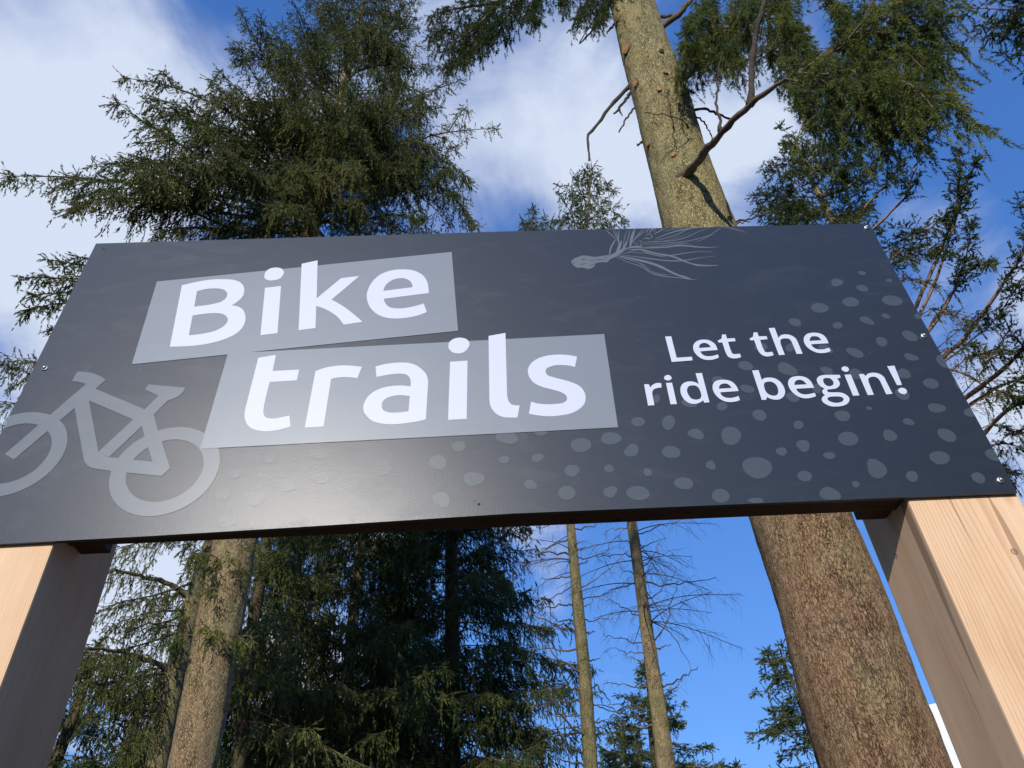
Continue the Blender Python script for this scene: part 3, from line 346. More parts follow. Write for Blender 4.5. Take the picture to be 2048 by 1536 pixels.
TWIG = [['3397,33436! 3741,33169 4112,32944 4360,32647 4712,32492 5105,32418 5489,32326 5708,32344! 5710,32352! 5494,32350 5111,32450 4725,32531 4377,32686 4128,32976 3750,33193 3405,33453!'], ['3510,33460! 4026,33255 4399,33061 4665,32886 4945,32640 5235,32436 5490,32342! 5502,32373! 5263,32498 4987,32719 4710,32982 4438,33158 4049,33328 3522,33502!'], ['3406,33482! 3890,33244 4153,33027 4305,32798 4598,32604 4996,32554! 4998,32562! 4608,32628 4319,32821 4168,33051 3899,33269 3407,33490!'], ['3576,33512! 4052,33399 4447,33294 4844,33189 5249,33150 5619,33200 5964,33275 6436,33342! 6439,33358! 5969,33300 5622,33241 5258,33199 4853,33238 4460,33335 4063,33431 3578,33528!'], ['3640,33551! 3936,33676 4188,33724 4433,33545 4746,33405 5168,33428 5602,33518 6025,33558 6394,33524! 6398,33541! 6030,33583 5603,33551 5170,33470 4753,33446 4451,33586 4200,33766 3936,33710 3637,33568!'], ['3833,33749! 4243,33718 4623,33524 5016,33401 5259,33245 5576,33029 5891,32941 6434,32916! 6438,32933! 5900,32981 5598,33085 5288,33310 5039,33467 4646,33590 4256,33768 3837,33774!'], ['5161,33424! 5466,33153 5750,32931 6155,32896 6403,32902! 6405,32910! 6161,32921 5762,32963 5477,33177 5168,33432!'], ['4068,33823! 4536,33790 5100,33803 5475,33872 5793,33793 6205,33741 6629,33756! 6633,33773! 6214,33783 5811,33853 5487,33932 5106,33863 4545,33841 4072,33849!'], ['4290,33989! 4711,33988 5136,34008 5566,34032 6013,34142 6478,34324 6902,34670! 6898,34680! 6479,34350 6014,34177 5567,34066 5143,34042 4715,34013 4293,34006!'], ['4332,33906! 4835,33900 5264,33941 5689,33957 5888,33832 6241,33778! 6243,33786! 5891,33849 5694,33983 5269,33967 4839,33917 4334,33914!'], ['4332,34074! 4729,34091 5299,34109 5754,34263 6178,34514 6552,34663! 6554,34672! 6178,34541 5756,34298 5300,34143 4735,34125 4335,34091!'], ['4756,34224! 5227,34459 5684,34607 6133,34709 6565,34721 6909,34724 7258,34619 7639,34418! 7650,34436! 7273,34654 6929,34736 6581,34740 6143,34744 5686,34670 5224,34503 4755,34251!'], ['4687,34171! 5334,34291 5827,34619 6158,34703 6690,34739 7008,34735! 7010,34735! 6694,34739 6164,34730 5827,34646 5332,34308 4688,34179!'], ['4973,34661! 5424,34751 6000,34746 6571,34740! 6575,34740! 6009,34745 5429,34751 4976,34679!'], ['5832,33968! 6337,34198 6653,34449 6888,34671! 6884,34680! 6647,34476 6337,34224 5834,33977!'], ['4353,33862! 4688,33860 5113,33888 5401,33922! 5402,33931! 5117,33905 4691,33877 4354,33870!'], ['3793,33485! 4185,33355 4581,33255 4982,33195! 4984,33203! 4585,33279 4189,33380 3794,33494!'], ['3784,33612! 4088,33602 4357,33556 4617,33461! 4619,33469! 4361,33581 4092,33627 3786,33620!'], ['4380,34024! 4870,34093 5313,34182 5689,34363 6016,34575! 6018,34584! 5687,34381 5311,34200 4873,34110 4382,34033!'], ['4743,34168! 5193,34292 5603,34500 5925,34691! 5927,34700! 5601,34517 5192,34319 4744,34177!'], ['5043,34573! 5405,34660 5792,34742! 5794,34748! 5405,34687 5045,34582!'], ['3479,33416! 3811,33268 4136,33073 4372,32843! 4373,32851! 4144,33089 3821,33293 3480,33424!'], ['5003,32590! 5250,32487 5450,32395! 5451,32403! 5264,32526 5006,32606!'], ['4492,33856! 4958,33805 5385,33842 5796,33798! 5798,33806! 5390,33867 4963,33830 4493,33864!'], ['3646,33429! 4026,33238 4283,33120! 4285,33128! 4035,33262 3647,33438!'], ['3562,34164! 3488,34394 3350,34622 3302,34773! 3295,34773! 3329,34596 3468,34369 3556,34156!'], ['3590,34163! 3559,34475 3486,34771! 3479,34771! 3534,34458 3583,34155!'], ['3632,34157! 3596,34557 3576,34770! 3570,34770! 3578,34549 3626,34157!'], ['3586,33900! 3632,34331 3715,34768! 3704,34769! 3592,34333 3569,33901!'], ['3691,33896! 3819,34318 3968,34766! 3963,34766! 3798,34328 3685,33896!'], ['3783,33930! 3941,34357 4054,34765! 4048,34765! 3914,34367 3773,33939!'], ['3929,33881! 4078,34294 4212,34763! 4185,34764! 3988,34333 3891,33891!'], ['3996,34045! 4229,34375 4482,34761! 4472,34761! 4201,34411 3988,34063!'], ['4203,34301! 4384,34505 4650,34759! 4646,34759! 4372,34532 4199,34310!'], ['3145,33282! 3314,33398 3497,33503 3678,33680 3905,33818! 3902,33869! 3654,33816 3455,33673 3274,33542 3125,33341!'], ['3239,33410! 3304,33777 3458,34104 3520,34244! 3510,34253! 3424,34140 3262,33796 3223,33411!'], ['3427,33514! 3618,33873 3701,34188! 3681,34207! 3537,33928 3398,33541!'], ['3599,33595! 3780,33909 3880,34180! 3866,34198! 3721,33963 3580,33612!'], ['3670,33752! 4016,33834 4296,33856! 4300,33881! 4026,33928 3669,33786!'], ['4608,34499! 4726,34654 4874,34733! 4872,34751! 4713,34709 4600,34517!'], ['4739,34449! 4935,34560 5201,34754! 5197,34754! 4926,34605 4736,34467!'], ['4524,34507! 4615,34673 4676,34746! 4672,34755! 4597,34700 4514,34517!'], ['4043,34000! 4127,34052 4135,33949 4056,33927! 4055,33918! 4149,33931 4143,34086 4040,34018!'], ['4199,34101! 4280,34132 4274,34029 4196,34015! 4195,34006! 4288,34011 4297,34166 4196,34119!'], ['4475,34417! 4619,34446 4660,34338 4537,34286 4483,34364! 4475,34355! 4531,34252 4685,34319 4630,34481 4477,34434!'], ['4357,34225! 4475,34250 4582,34219! 4584,34228! 4482,34293 4360,34242!'], ['4697,34718! 4793,34728 4818,34641 4719,34597! 4717,34588! 4832,34623 4811,34757 4700,34736!'], ['4075,33870! 4225,33898 4322,33992! 4317,34001! 4219,33932 4078,33887!'], ['2024,33279! 2134,33418 2309,33514 2423,33551 2613,33521 2772,33473 3081,33521 3221,33536! 3231,33410 3121,33209 2985,33215 2763,33184 2689,33024 2515,32931 2360,32998 2171,33007 2077,33133']]
TWIG_GAPS = [['2059,33252! 2094,33198 2126,33217! 2127,33225! 2103,33230 2066,33260!'], ['2381,33444! 2442,33351 2525,33459! 2521,33467! 2444,33375 2387,33452!'], ['2265,33120! 2380,33148 2491,33192! 2492,33200! 2377,33173 2266,33129!'], ['2530,33293! 2668,33320 2738,33222! 2744,33230! 2676,33344 2531,33301!'], ['2558,33067! 2646,33095 2703,33142! 2704,33150! 2643,33120 2559,33075!'], ['2761,33386! 2864,33332 3001,33334! 3002,33342! 2867,33356 2762,33394!'], ['3025,33291! 3099,33408 3178,33429! 3180,33438! 3090,33425 3021,33300!'], ['2349,33404! 2398,33332 2488,33398! 2489,33406! 2401,33357 2355,33412!'], ['3365,33736! 3415,33857 3447,33945! 3443,33954! 3395,33875 3355,33745!'], ['3662,33701! 3753,33752 3899,33818! 3901,33827! 3751,33778 3658,33710!']]
SCREWS = [(-1.221, 2.9689), (1.1531, 3.449), (1.1422, 2.9769), (1.1323, 2.5069)]
HOLES = [(-1.2096, 3.4534), (-0.0946, 2.5026), (-0.1047, 2.5117)]

# ---------------------------------------------------------------- the sign
PSI = 0.0525
SU = np.array([math.cos(PSI), math.sin(PSI), 0]); SN = np.array([-math.sin(PSI), math.cos(PSI), 0]); SO = np.array([0, 1.5, 0])
def sp(u, v, n=0.0):
    return SO + SU * u + SN * n + np.array([0, 0, v])

def contour(s, steps=4):
    """'x,y' smooth and 'x,y!' corner control points (tenths of a millimetre) to a polyline in metres"""
    P = []; Cn = []
    for tok in s.split():
        Cn.append(tok.endswith('!')); P.append([float(a) for a in tok.rstrip('!').split(',')])
    P = np.array(P) / 1e4; n = len(P); out = []
    for i in range(n):
        j = (i + 1) % n; a, b = P[i], P[j]
        if Cn[i] and Cn[j]: out.append(a); continue
        ta = (b - P[i - 1]) * 0.5 if not Cn[i] else (b - a)
        tb = (P[(j + 1) % n] - a) * 0.5 if not Cn[j] else (b - a)
        if Cn[i]: ta = 1.5 * (b - a) - 0.5 * tb
        if Cn[j]: tb = 1.5 * (b - a) - 0.5 * ta
        ll = np.linalg.norm(b - a)
        ta = ta * min(1, 1.6 * ll / max(np.linalg.norm(ta), 1e-9)); tb = tb * min(1, 1.6 * ll / max(np.linalg.norm(tb), 1e-9))
        for k in range(steps):
            t = k / steps
            out.append((2 * t ** 3 - 3 * t * t + 1) * a + (t ** 3 - 2 * t * t + t) * ta + (-2 * t ** 3 + 3 * t * t) * b + (t ** 3 - t * t) * tb)
    return np.array(out)
def sheet(acc, contours, n, mat=0, steps=4):
    cs = [contour(c, steps) if isinstance(c, str) else np.asarray(c) for c in contours]
    tri = tessellate_polygon([[Vector((p[0], p[1], 0)) for p in c] for c in cs])
    V = np.concatenate(cs); W = np.array([sp(u, v, n) for u, v in V])
    T = np.array(tri, int)
    if len(T) == 0: return
    e1 = V[T[:, 1]] - V[T[:, 0]]; e2 = V[T[:, 2]] - V[T[:, 0]]
    flip = (e1[:, 0] * e2[:, 1] - e1[:, 1] * e2[:, 0]) < 0          # face the viewer's side
    T[flip] = T[flip][:, ::-1]
    acc.add(W, T, mat)

def panel_paint(name, base, rough=0.33, dust=0.0, grain=1.0):
    m, nt, N, L, B = mat_new(name)
    co = coords(N, L)
    # hand smears and wipe marks: faint, pale, streaky
    s1 = node(N, 'ShaderNodeTexNoise', Scale=5.0, Detail=6, Roughness=0.65, Distortion=1.6); L.new(coords(N, L, (1.0, 1, 2.4), rot=(0, 0.5, 0)), s1.inputs['Vector'])
    r1 = ramp(N, [(0.52, (0, 0, 0)), (0.95, (1, 1, 1))]); L.new(s1.outputs[0], r1.inputs[0])
    s2 = node(N, 'ShaderNodeTexNoise', Scale=38, Detail=3, Roughness=0.5, Distortion=0.6); L.new(coords(N, L, (0.25, 1, 1.0), rot=(0, -0.9, 0)), s2.inputs['Vector'])
    r2 = ramp(N, [(0.66, (0, 0, 0)), (0.9, (1, 1, 1))]); L.new(s2.outputs[0], r2.inputs[0])
    mul = node(N, 'ShaderNodeMath', operation='MULTIPLY'); L.new(r1.outputs[0], mul.inputs[0]); mul.inputs[1].default_value = dust
    mu2 = node(N, 'ShaderNodeMath', operation='MULTIPLY'); L.new(r2.outputs[0], mu2.inputs[0]); mu2.inputs[1].default_value = dust * 2.0
    mu3 = node(N, 'ShaderNodeMath', operation='MULTIPLY'); L.new(mu2.outputs[0], mu3.inputs[0]); L.new(s1.outputs[0], mu3.inputs[1])
    ad = node(N, 'ShaderNodeMath', operation='ADD'); L.new(mul.outputs[0], ad.inputs[0]); L.new(mu3.outputs[0], ad.inputs[1])
    c = mixc(N, L, ad.outputs[0], base, (0.42, 0.45, 0.48))
    # specks of grit
    vs = node(N, 'ShaderNodeTexVoronoi', Scale=34); L.new(co, vs.inputs['Vector'])
    rs = ramp(N, [(0.0, (1, 1, 1)), (0.035, (1, 1, 1)), (0.05, (0, 0, 0))]); L.new(vs.outputs['Distance'], rs.inputs[0])
    pick = N.new('ShaderNodeSeparateColor'); L.new(vs.outputs['Color'], pick.inputs[0])
    gt = node(N, 'ShaderNodeMath', operation='GREATER_THAN'); L.new(pick.outputs[0], gt.inputs[0]); gt.inputs[1].default_value = 0.93
    km = node(N, 'ShaderNodeMath', operation='MULTIPLY'); L.new(gt.outputs[0], km.inputs[0]); L.new(rs.outputs[0], km.inputs[1])
    km2 = node(N, 'ShaderNodeMath', operation='MULTIPLY'); L.new(km.outputs[0], km2.inputs[0]); km2.inputs[1].default_value = 0.6 if dust else 0.0
    c = mixc(N, L, km2.outputs[0], c, (0.35, 0.36, 0.37))
    L.new(c, B.inputs['Base Color'])
    rr = node(N, 'ShaderNodeMath', operation='MULTIPLY_ADD'); L.new(r1.outputs[0], rr.inputs[0]); rr.inputs[1].default_value = 0.10; rr.inputs[2].default_value = rough
    L.new(rr.outputs[0], B.inputs['Roughness'])
    g = node(N, 'ShaderNodeTexNoise', Scale=420, Detail=2, Roughness=0.7); L.new(co, g.inputs['Vector'])
    bp = node(N, 'ShaderNodeBump', Strength=0.09 * grain, Distance=0.004); L.new(g.outputs[0], bp.inputs['Height']); L.new(bp.outputs[0], B.inputs['Normal'])
    B.inputs['Specular IOR Level'].default_value = 0.31
    B.inputs['Coat Weight'].default_value = 0.38; B.inputs['Coat Roughness'].default_value = 0.52
    return m

def sawn_wood(name, light, mid, dark, scale=1.0, rings=(0.0, 0.0), knots=()):
    """sawn timber with long grain lines (plain-sawn rings cut along the post)"""
    m, nt, N, L, B = mat_new(name)
    co = coords(N, L, loc=(rings[0], rings[1], 0))
    w = node(N, 'ShaderNodeTexNoise', Scale=1.2, Detail=3, Roughness=0.5); L.new(coords(N, L, (1.6, 1.6, 0.55)), w.inputs['Vector'])
    off = N.new('ShaderNodeVectorMath'); off.operation = 'MULTIPLY_ADD'; off.inputs[1].default_value = (0.08, 0.08, 0); L.new(w.outputs['Color'], off.inputs[0]); L.new(co, off.inputs[2])
    cur = off.outputs[0]
    # grain is pushed aside round each knot
    sepv = N.new('ShaderNodeSeparateXYZ'); L.new(cur, sepv.inputs[0])
    ln = N.new('ShaderNodeVectorMath'); ln.operation = 'LENGTH'
    cv = N.new('ShaderNodeCombineXYZ'); L.new(sepv.outputs[0], cv.inputs[0]); L.new(sepv.outputs[1], cv.inputs[1])
    zs = node(N, 'ShaderNodeMath', operation='MULTIPLY'); L.new(sepv.outputs[2], zs.inputs[0]); zs.inputs[1].default_value = 0.035; L.new(zs.outputs[0], cv.inputs[2])
    L.new(cv.outputs[0], ln.inputs[0])
    rad = ln.outputs['Value']
    fr = node(N, 'ShaderNodeMath', operation='MULTIPLY'); L.new(rad, fr.inputs[0]); fr.inputs[1].default_value = 230 * scale
    fx = node(N, 'ShaderNodeMath', operation='FRACT'); L.new(fr.outputs[0], fx.inputs[0])
    ring = ramp(N, [(0.0, (0.12,) * 3), (0.55, (0.45,) * 3), (0.88, (1, 1, 1)), (1.0, (0.12,) * 3)]); L.new(fx.outputs[0], ring.inputs[0])
    fine = node(N, 'ShaderNodeTexNoise', Scale=240, Detail=3, Roughness=0.6); L.new(coords(N, L, (1, 1, 0.02)), fine.inputs['Vector'])
    big = node(N, 'ShaderNodeTexNoise', Scale=7, Detail=4, Roughness=0.55); L.new(coords(N, L, (1, 1, 0.12)), big.inputs['Vector'])
    k = node(N, 'ShaderNodeMath', operation='MULTIPLY_ADD'); L.new(ring.outputs[0], k.inputs[0]); k.inputs[1].default_value = 0.45
    k2 = node(N, 'ShaderNodeMath', operation='MULTIPLY_ADD'); L.new(fine.outputs[0], k2.inputs[0]); k2.inputs[1].default_value = 0.7; L.new(k.outputs[0], k2.inputs[2])
    k3 = node(N, 'ShaderNodeMath', operation='MULTIPLY_ADD'); L.new(big.outputs[0], k3.inputs[0]); k3.inputs[1].default_value = 1.1; k3.inputs[2].default_value = -0.62; L.new(k3.outputs[0], k.inputs[2])
    r = ramp(N, [(0.1, light), (0.5, mid), (1.0, dark)]); L.new(k2.outputs[0], r.inputs[0]); c = r.outputs[0]
    ck = node(N, 'ShaderNodeTexNoise', Scale=26, Detail=2, Roughness=0.5); L.new(coords(N, L, (1, 1, 0.035), loc=(3, 1, 2)), ck.inputs['Vector'])
    cr = ramp(N, [(0.335, (0.45, 0.42, 0.40)), (0.35, (1, 1, 1))]); L.new(ck.outputs[0], cr.inputs[0]); c = mixc(N, L, 0.8, c, cr.outputs[0], 'MULTIPLY')   # drying checks
    sm = node(N, 'ShaderNodeTexNoise', Scale=3.5, Detail=6, Roughness=0.65); L.new(coords(N, L, (1, 1, 0.6)), sm.inputs['Vector'])
    sr = ramp(N, [(0.35, (0.90, 0.88, 0.86)), (0.6, (1, 1, 1))]); L.new(sm.outputs[0], sr.inputs[0]); c = mixc(N, L, 1.0, c, sr.outputs[0], 'MULTIPLY')   # handling grime
    for (kx, ky, kz, ks) in knots:
        d = N.new('ShaderNodeVectorMath'); d.operation = 'DISTANCE'; tc = coords(N, L); L.new(tc, d.inputs[0]); d.inputs[1].default_value = (kx, ky, kz)
        rk = ramp(N, [(0.0, (0.55,) * 3), (0.55, (0.35,) * 3), (0.75, (1, 1, 1)), (1.0, (0, 0, 0))]); 
        q = node(N, 'ShaderNodeMath', operation='DIVIDE', use_clamp=True); L.new(d.outputs['Value'], q.inputs[0]); q.inputs[1].default_value = ks
        L.new(q.outputs[0], rk.inputs[0]); c = mixc(N, L, rk.outputs[0], c, (dark[0] * 0.35, dark[1] * 0.28, dark[2] * 0.25))
    L.new(c, B.inputs['Base Color']); B.inputs['Roughness'].default_value = 0.72; B.inputs['Specular IOR Level'].default_value = 0.3
    bp = node(N, 'ShaderNodeBump', Strength=0.22, Distance=0.003); L.new(k2.outputs[0], bp.inputs['Height']); L.new(bp.outputs[0], B.inputs['Normal'])
    return m

def prism(corners, z0, z1, bevel=0.006, zcuts=1):
    bm = bmesh.new()
    lo_ = [bm.verts.new((c[0], c[1], z0)) for c in corners]; hi = [bm.verts.new((c[0], c[1], z1)) for c in corners]
    n = len(corners); bm.faces.new(lo_[::-1]); bm.faces.new(hi)
    for i in range(n): bm.faces.new((lo_[i], lo_[(i + 1) % n], hi[(i + 1) % n], hi[i]))
    bmesh.ops.recalc_face_normals(bm, faces=bm.faces)
    if bevel: bmesh.ops.bevel(bm, geom=list(bm.edges), offset=bevel, segments=2, affect='EDGES', profile=0.6)
    return bm
def from_bm(name, bm, mat, parent, smooth=False):
    org = Vector(parent.location) if parent else Vector((0, 0, 0))
    bmesh.ops.translate(bm, verts=bm.verts, vec=-org)
    me = bpy.data.meshes.new(name); bm.to_mesh(me); bm.free(); me.materials.append(mat)
    if smooth: me.polygons.foreach_set('use_smooth', [True] * len(me.polygons))
    o = bpy.data.objects.new(name, me); COL.objects.link(o); o.parent = parent; return o

def build_sign():
    base = sp(0, 0, 0.0)
    root = thing('trail_sign', base, 'wide dark slate sign reading Bike trails, on two square timber posts', 'sign')
    M_slate = panel_paint('slate print', (0.020, 0.027, 0.038), 0.29, 0.035)
    M_spot = panel_paint('spot print', (0.058, 0.074, 0.090), 0.29, 0.04)
    M_bike = panel_paint('grey print', (0.132, 0.150, 0.168), 0.29, 0.02)
    M_band = panel_paint('pale grey print', (0.225, 0.25, 0.282), 0.30, 0.03)
    M_white = panel_paint('white print', (0.64, 0.665, 0.77), 0.42, 0.0)
    # panel: a 10 mm sheet
    acc = Acc(); F = np.array(OUTLINE); n = len(F)
    sheet(acc, [F], 0.0)
    back = [sp(u, v, 0.010) for u, v in F]; front = [sp(u, v, 0.0) for u, v in F]
    tri = tessellate_polygon([[Vector((p[0], p[1], 0)) for p in F]]); acc.add(back, [t[::-1] for t in tri])
    for i in range(n):
        j = (i + 1) % n; acc.add([front[i], front[j], back[j], back[i]], [[0, 1, 2], [0, 2, 3]])
    panel = acc.build('panel', M_slate, root)
    def printed(name, shapes, n0, mat, step=0.0, steps=4):
        a = Acc()
        for k, cs in enumerate(shapes): sheet(a, cs, n0 - k * step, 0, steps)
        o = a.build(name, mat); o.parent = panel; o.data.transform(Matrix.Translation(-Vector(base))); return o
    # left-hand drops coloured closer to the slate, imitating glare that washes them out
    M_spot_glare = panel_paint('glare-washed spot print', (0.034, 0.044, 0.056), 0.29, 0.035)
    a = Acc()
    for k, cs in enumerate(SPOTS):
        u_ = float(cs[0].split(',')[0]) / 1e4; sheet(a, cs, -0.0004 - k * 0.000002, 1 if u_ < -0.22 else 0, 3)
    o = a.build('rain_spots', [M_spot, M_spot_glare]); o.parent = panel; o.data.transform(Matrix.Translation(-Vector(base)))
    rings = []
    a = Acc()
    for w_, (cu, cv, ro, ri) in enumerate(WHEELS):
        th = np.linspace(0, 2 * np.pi, 97); ue = OUTLINE[0][0]
        def edge(v): 
            (u0, v0), (u1, v1) = OUTLINE[0], OUTLINE[-1]; return u0 + (v0 - v) / (v0 - v1) * (u1 - u0) + 0.0008
        for i in range(96):
            q = []
            for (r_, t_) in ((ri, th[i]), (ro, th[i]), (ro, th[i + 1]), (ri, th[i + 1])):
                u, v = cu + r_ * math.cos(t_), cv + r_ * math.sin(t_); q.append((max(u, edge(v)), v))
            if max(x[0] - edge(x[1]) for x in q) < 1e-6: continue
            a.add([sp(u, v, -0.0009) for u, v in q], [[0, 1, 2], [0, 2, 3]])
    for k, cs in enumerate(BIKE): sheet(a, cs, -0.00094 - k * 0.00003)
    o = a.build('bicycle_symbol', M_bike); o.parent = panel; o.data.transform(Matrix.Translation(-Vector(base)))
    a = Acc()
    for k, cs in enumerate(TWIG): sheet(a, cs, -0.0005 - k * 0.000004, 0, 3)
    for k, cs in enumerate(TWIG_GAPS): sheet(a, cs, -0.0008 - k * 0.000004, 1, 3)
    o = a.build('twig_drawing', [M_bike, M_slate]); o.parent = panel; o.data.transform(Matrix.Translation(-Vector(base)))
    printed('title_band', BANDS[:1], -0.0014, M_band); printed('title_band', BANDS[1:], -0.00146, M_band)
    printed('title_lettering', TITLE, -0.0019, M_white)
    printed('tagline_lettering', TAGLINE, -0.0012, M_white)
    # screws: washer and domed head
    M_zinc, nt, N, L, B = mat_new('zinc'); B.inputs['Base Color'].default_value = (0.62, 0.64, 0.62, 1); B.inputs['Metallic'].default_value = 0.85; B.inputs['Roughness'].default_value = 0.38
    for (u, v) in SCREWS:
        bm = bmesh.new(); prof = [(0.0080, 0.0), (0.0080, 0.0022), (0.0068, 0.0030), (0.0040, 0.0031), (0.0038, 0.0058), (0.0030, 0.0072), (0.0016, 0.0079), (0.0003, 0.0080)]
        prev = None
        for (r, h) in prof:
            ringv = [bm.verts.new(sp(u + r * math.cos(t), v + r * math.sin(t), -0.0002 - h)) for t in np.arange(20) / 20 * 2 * math.pi]
            if prev:
                for i in range(20): bm.faces.new((prev[i], prev[(i + 1) % 20], ringv[(i + 1) % 20], ringv[i]))
            prev = ringv
        bm.faces.new(prev); bmesh.ops.recalc_face_normals(bm, faces=bm.faces)
        from_bm('screw', bm, M_zinc, root, True)
    M_hole, nt, N, L, B = mat_new('bare hole'); B.inputs['Base Color'].default_value = (0.004, 0.004, 0.005, 1); B.inputs['Roughness'].default_value = 0.9
    for k, (u, v) in enumerate(HOLES):
        r = (0.0028, 0.0030, 0.0016)[k]
        bm = bmesh.new(); bm.faces.new([bm.verts.new(sp(u + r * math.cos(t), v + r * math.sin(t), -0.0003)) for t in np.arange(14) / 14 * 2 * math.pi][::-1]); from_bm('screw_hole', bm, M_hole, root)
    # posts: square timbers standing behind the panel
    posts = []
    for (u0, u1, n1, rng_, kn) in ((-1.243, -1.034, 0.262, (1.62, 0.40), []), (0.9005, 1.1645, 0.222, (-1.19, 0.28), [(1.085, 0.0105, 2.33, 0.0085), (0.9005, 0.15, 2.40, 0.008)])):
        c = [sp(u0, 0, 0.0105), sp(u1, 0, 0.0105), sp(u1, 0, 0.0105 + n1), sp(u0, 0, 0.0105 + n1)]
        kk = [tuple(np.array(sp(a_, z_, b_)) - base) for (a_, b_, z_, s_) in kn]
        M_p = sawn_wood('fresh sawn timber post', (0.90, 0.66, 0.43), (0.84, 0.55, 0.33), (0.58, 0.33, 0.17), 1.0, rng_, [tuple(k_) + (q_[3],) for k_, q_ in zip(kk, kn)])
        posts.append(from_bm('post', prism(c, -0.3, 3.44, 0.005), M_p, root))
    # rails between the posts that carry the panel
    M_rail = sawn_wood('rail timber', (0.10, 0.055, 0.03), (0.075, 0.04, 0.022), (0.05, 0.025, 0.014), 1.0, (0.3, -1.2))
    for (z0, z1) in ((2.480, 2.57), (3.34, 3.435)):
        c = [sp(-1.034, 0, 0.0108), sp(0.9005, 0, 0.0108), sp(0.9005, 0, 0.072), sp(-1.034, 0, 0.072)]
        from_bm('rail', prism(c, z0, z1, 0.003), M_rail, root)
    for (u0, u1) in ((-1.033, -0.965), (0.825, 0.8998)):
        c = [sp(u0, 0, 0.0735), sp(u1, 0, 0.0735), sp(u1, 0, 0.125), sp(u0, 0, 0.125)]
        from_bm('batten', prism(c, 2.487, 3.42, 0.003), M_rail, root)
    return root
build_sign()

# ---------------------------------------------------------------- ground
def ground():
    m, nt, N, L, B = mat_new('forest floor')
    n = node(N, 'ShaderNodeTexNoise', Scale=0.8, Detail=8, Roughness=0.7); L.new(coords(N, L), n.inputs['Vector'])
    r = ramp(N, [(0.35, (0.05, 0.038, 0.024)), (0.6, (0.08, 0.06, 0.036)), (0.75, (0.035, 0.05, 0.018))]); L.new(n.outputs[0], r.inputs[0]); L.new(r.outputs[0], B.inputs['Base Color']); B.inputs['Roughness'].default_value = 0.95
    bm = bmesh.new(); bmesh.ops.create_grid(bm, x_segments=120, y_segments=120, size=600)
    for v in bm.verts:
        d = v.co.length; v.co.z = -0.02 if d < 12 else -0.02 + 0.5 * noise.noise(v.co * 0.03)
    from_bm('ground', bm, m, None); bpy.data.objects['ground']['kind'] = 'structure'
ground()

# ---------------------------------------------------------------- trees
M_BARK_THICK = bark('thick trunk bark', (0.64, 0.46, 0.26), (0.20, 0.13, 0.065), (0.48, 0.26, 0.14), 0.55, (0.48, 0.40, 0.20), 0.2, 1.35, 1.0, 0.34, ((0.68, 0.57, 0.27), (0.26, 0.20, 0.08), 4.5, 7.0))
M_BARK_PALE = bark('pale spruce bark', (0.50, 0.385, 0.21), (0.21, 0.15, 0.08), (0.42, 0.27, 0.15), 0.3, (0.36, 0.33, 0.14), 0.25, 0.8, 0.9, 0.5)
M_BARK_OLIVE = bark('olive spruce bark', (0.36, 0.30, 0.15), (0.14, 0.11, 0.055), None, 0, (0.24, 0.23, 0.09), 0.3, 0.8, 0.8, 0.4)
M_BARK_FIR = bark('dark fir bark', (0.17, 0.135, 0.075), (0.07, 0.055, 0.03), None, 0, None, 0, 0.7, 0.8, 0.5)
M_BARK_BARE = bark('bare conifer bark', (0.56, 0.42, 0.23), (0.20, 0.15, 0.08), (0.34, 0.25, 0.15), 0.2, (0.32, 0.31, 0.11), 0.3, 1.0, 0.9, 0.5)
M_LIMB = plain_wood('limb bark', (0.20, 0.15, 0.095), 0.45)
M_LIMB_DEAD = plain_wood('dead limb', (0.11, 0.085, 0.065), 0.4)
M_LIMB_RUST = plain_wood('rusty limb bark', (0.46, 0.27, 0.17), 0.3)
M_CUT = plain_wood('cut branch end', (0.58, 0.30, 0.13), 0.35)
M_N_SPRUCE = foliage('spruce needles', (0.044, 0.076, 0.018), (0.130, 0.150, 0.034), (0.27, 0.235, 0.075), 0.28)
M_N_DARK = foliage('dark fir needles', (0.024, 0.052, 0.014), (0.070, 0.100, 0.022), (0.16, 0.15, 0.038), 0.22)
M_N_LIGHT = foliage('fresh fir needles', (0.030, 0.062, 0.020), (0.150, 0.185, 0.038), (0.40, 0.36, 0.09), 0.38, 2.4)
M_N_BLUE = foliage('young spruce needles', (0.040, 0.074, 0.020), (0.110, 0.145, 0.036), (0.22, 0.21, 0.07), 0.25)
M_N_DRY = foliage('dry brown needles', (0.11, 0.075, 0.035), (0.20, 0.14, 0.065), (0.30, 0.22, 0.11), 0.25)

SPRUCE = dict(start=0.16, gap=0.115, sec=0.62, droop=0.8, sp_gap=0.095, sp_len=0.20, sp_droop=0.7, n=13, nl=0.058, nw=0.0155, ang=0.5, hang=0.10, twigw=0.8)
def style(base=SPRUCE, **kw):
    d = dict(base); d.update(kw); return d

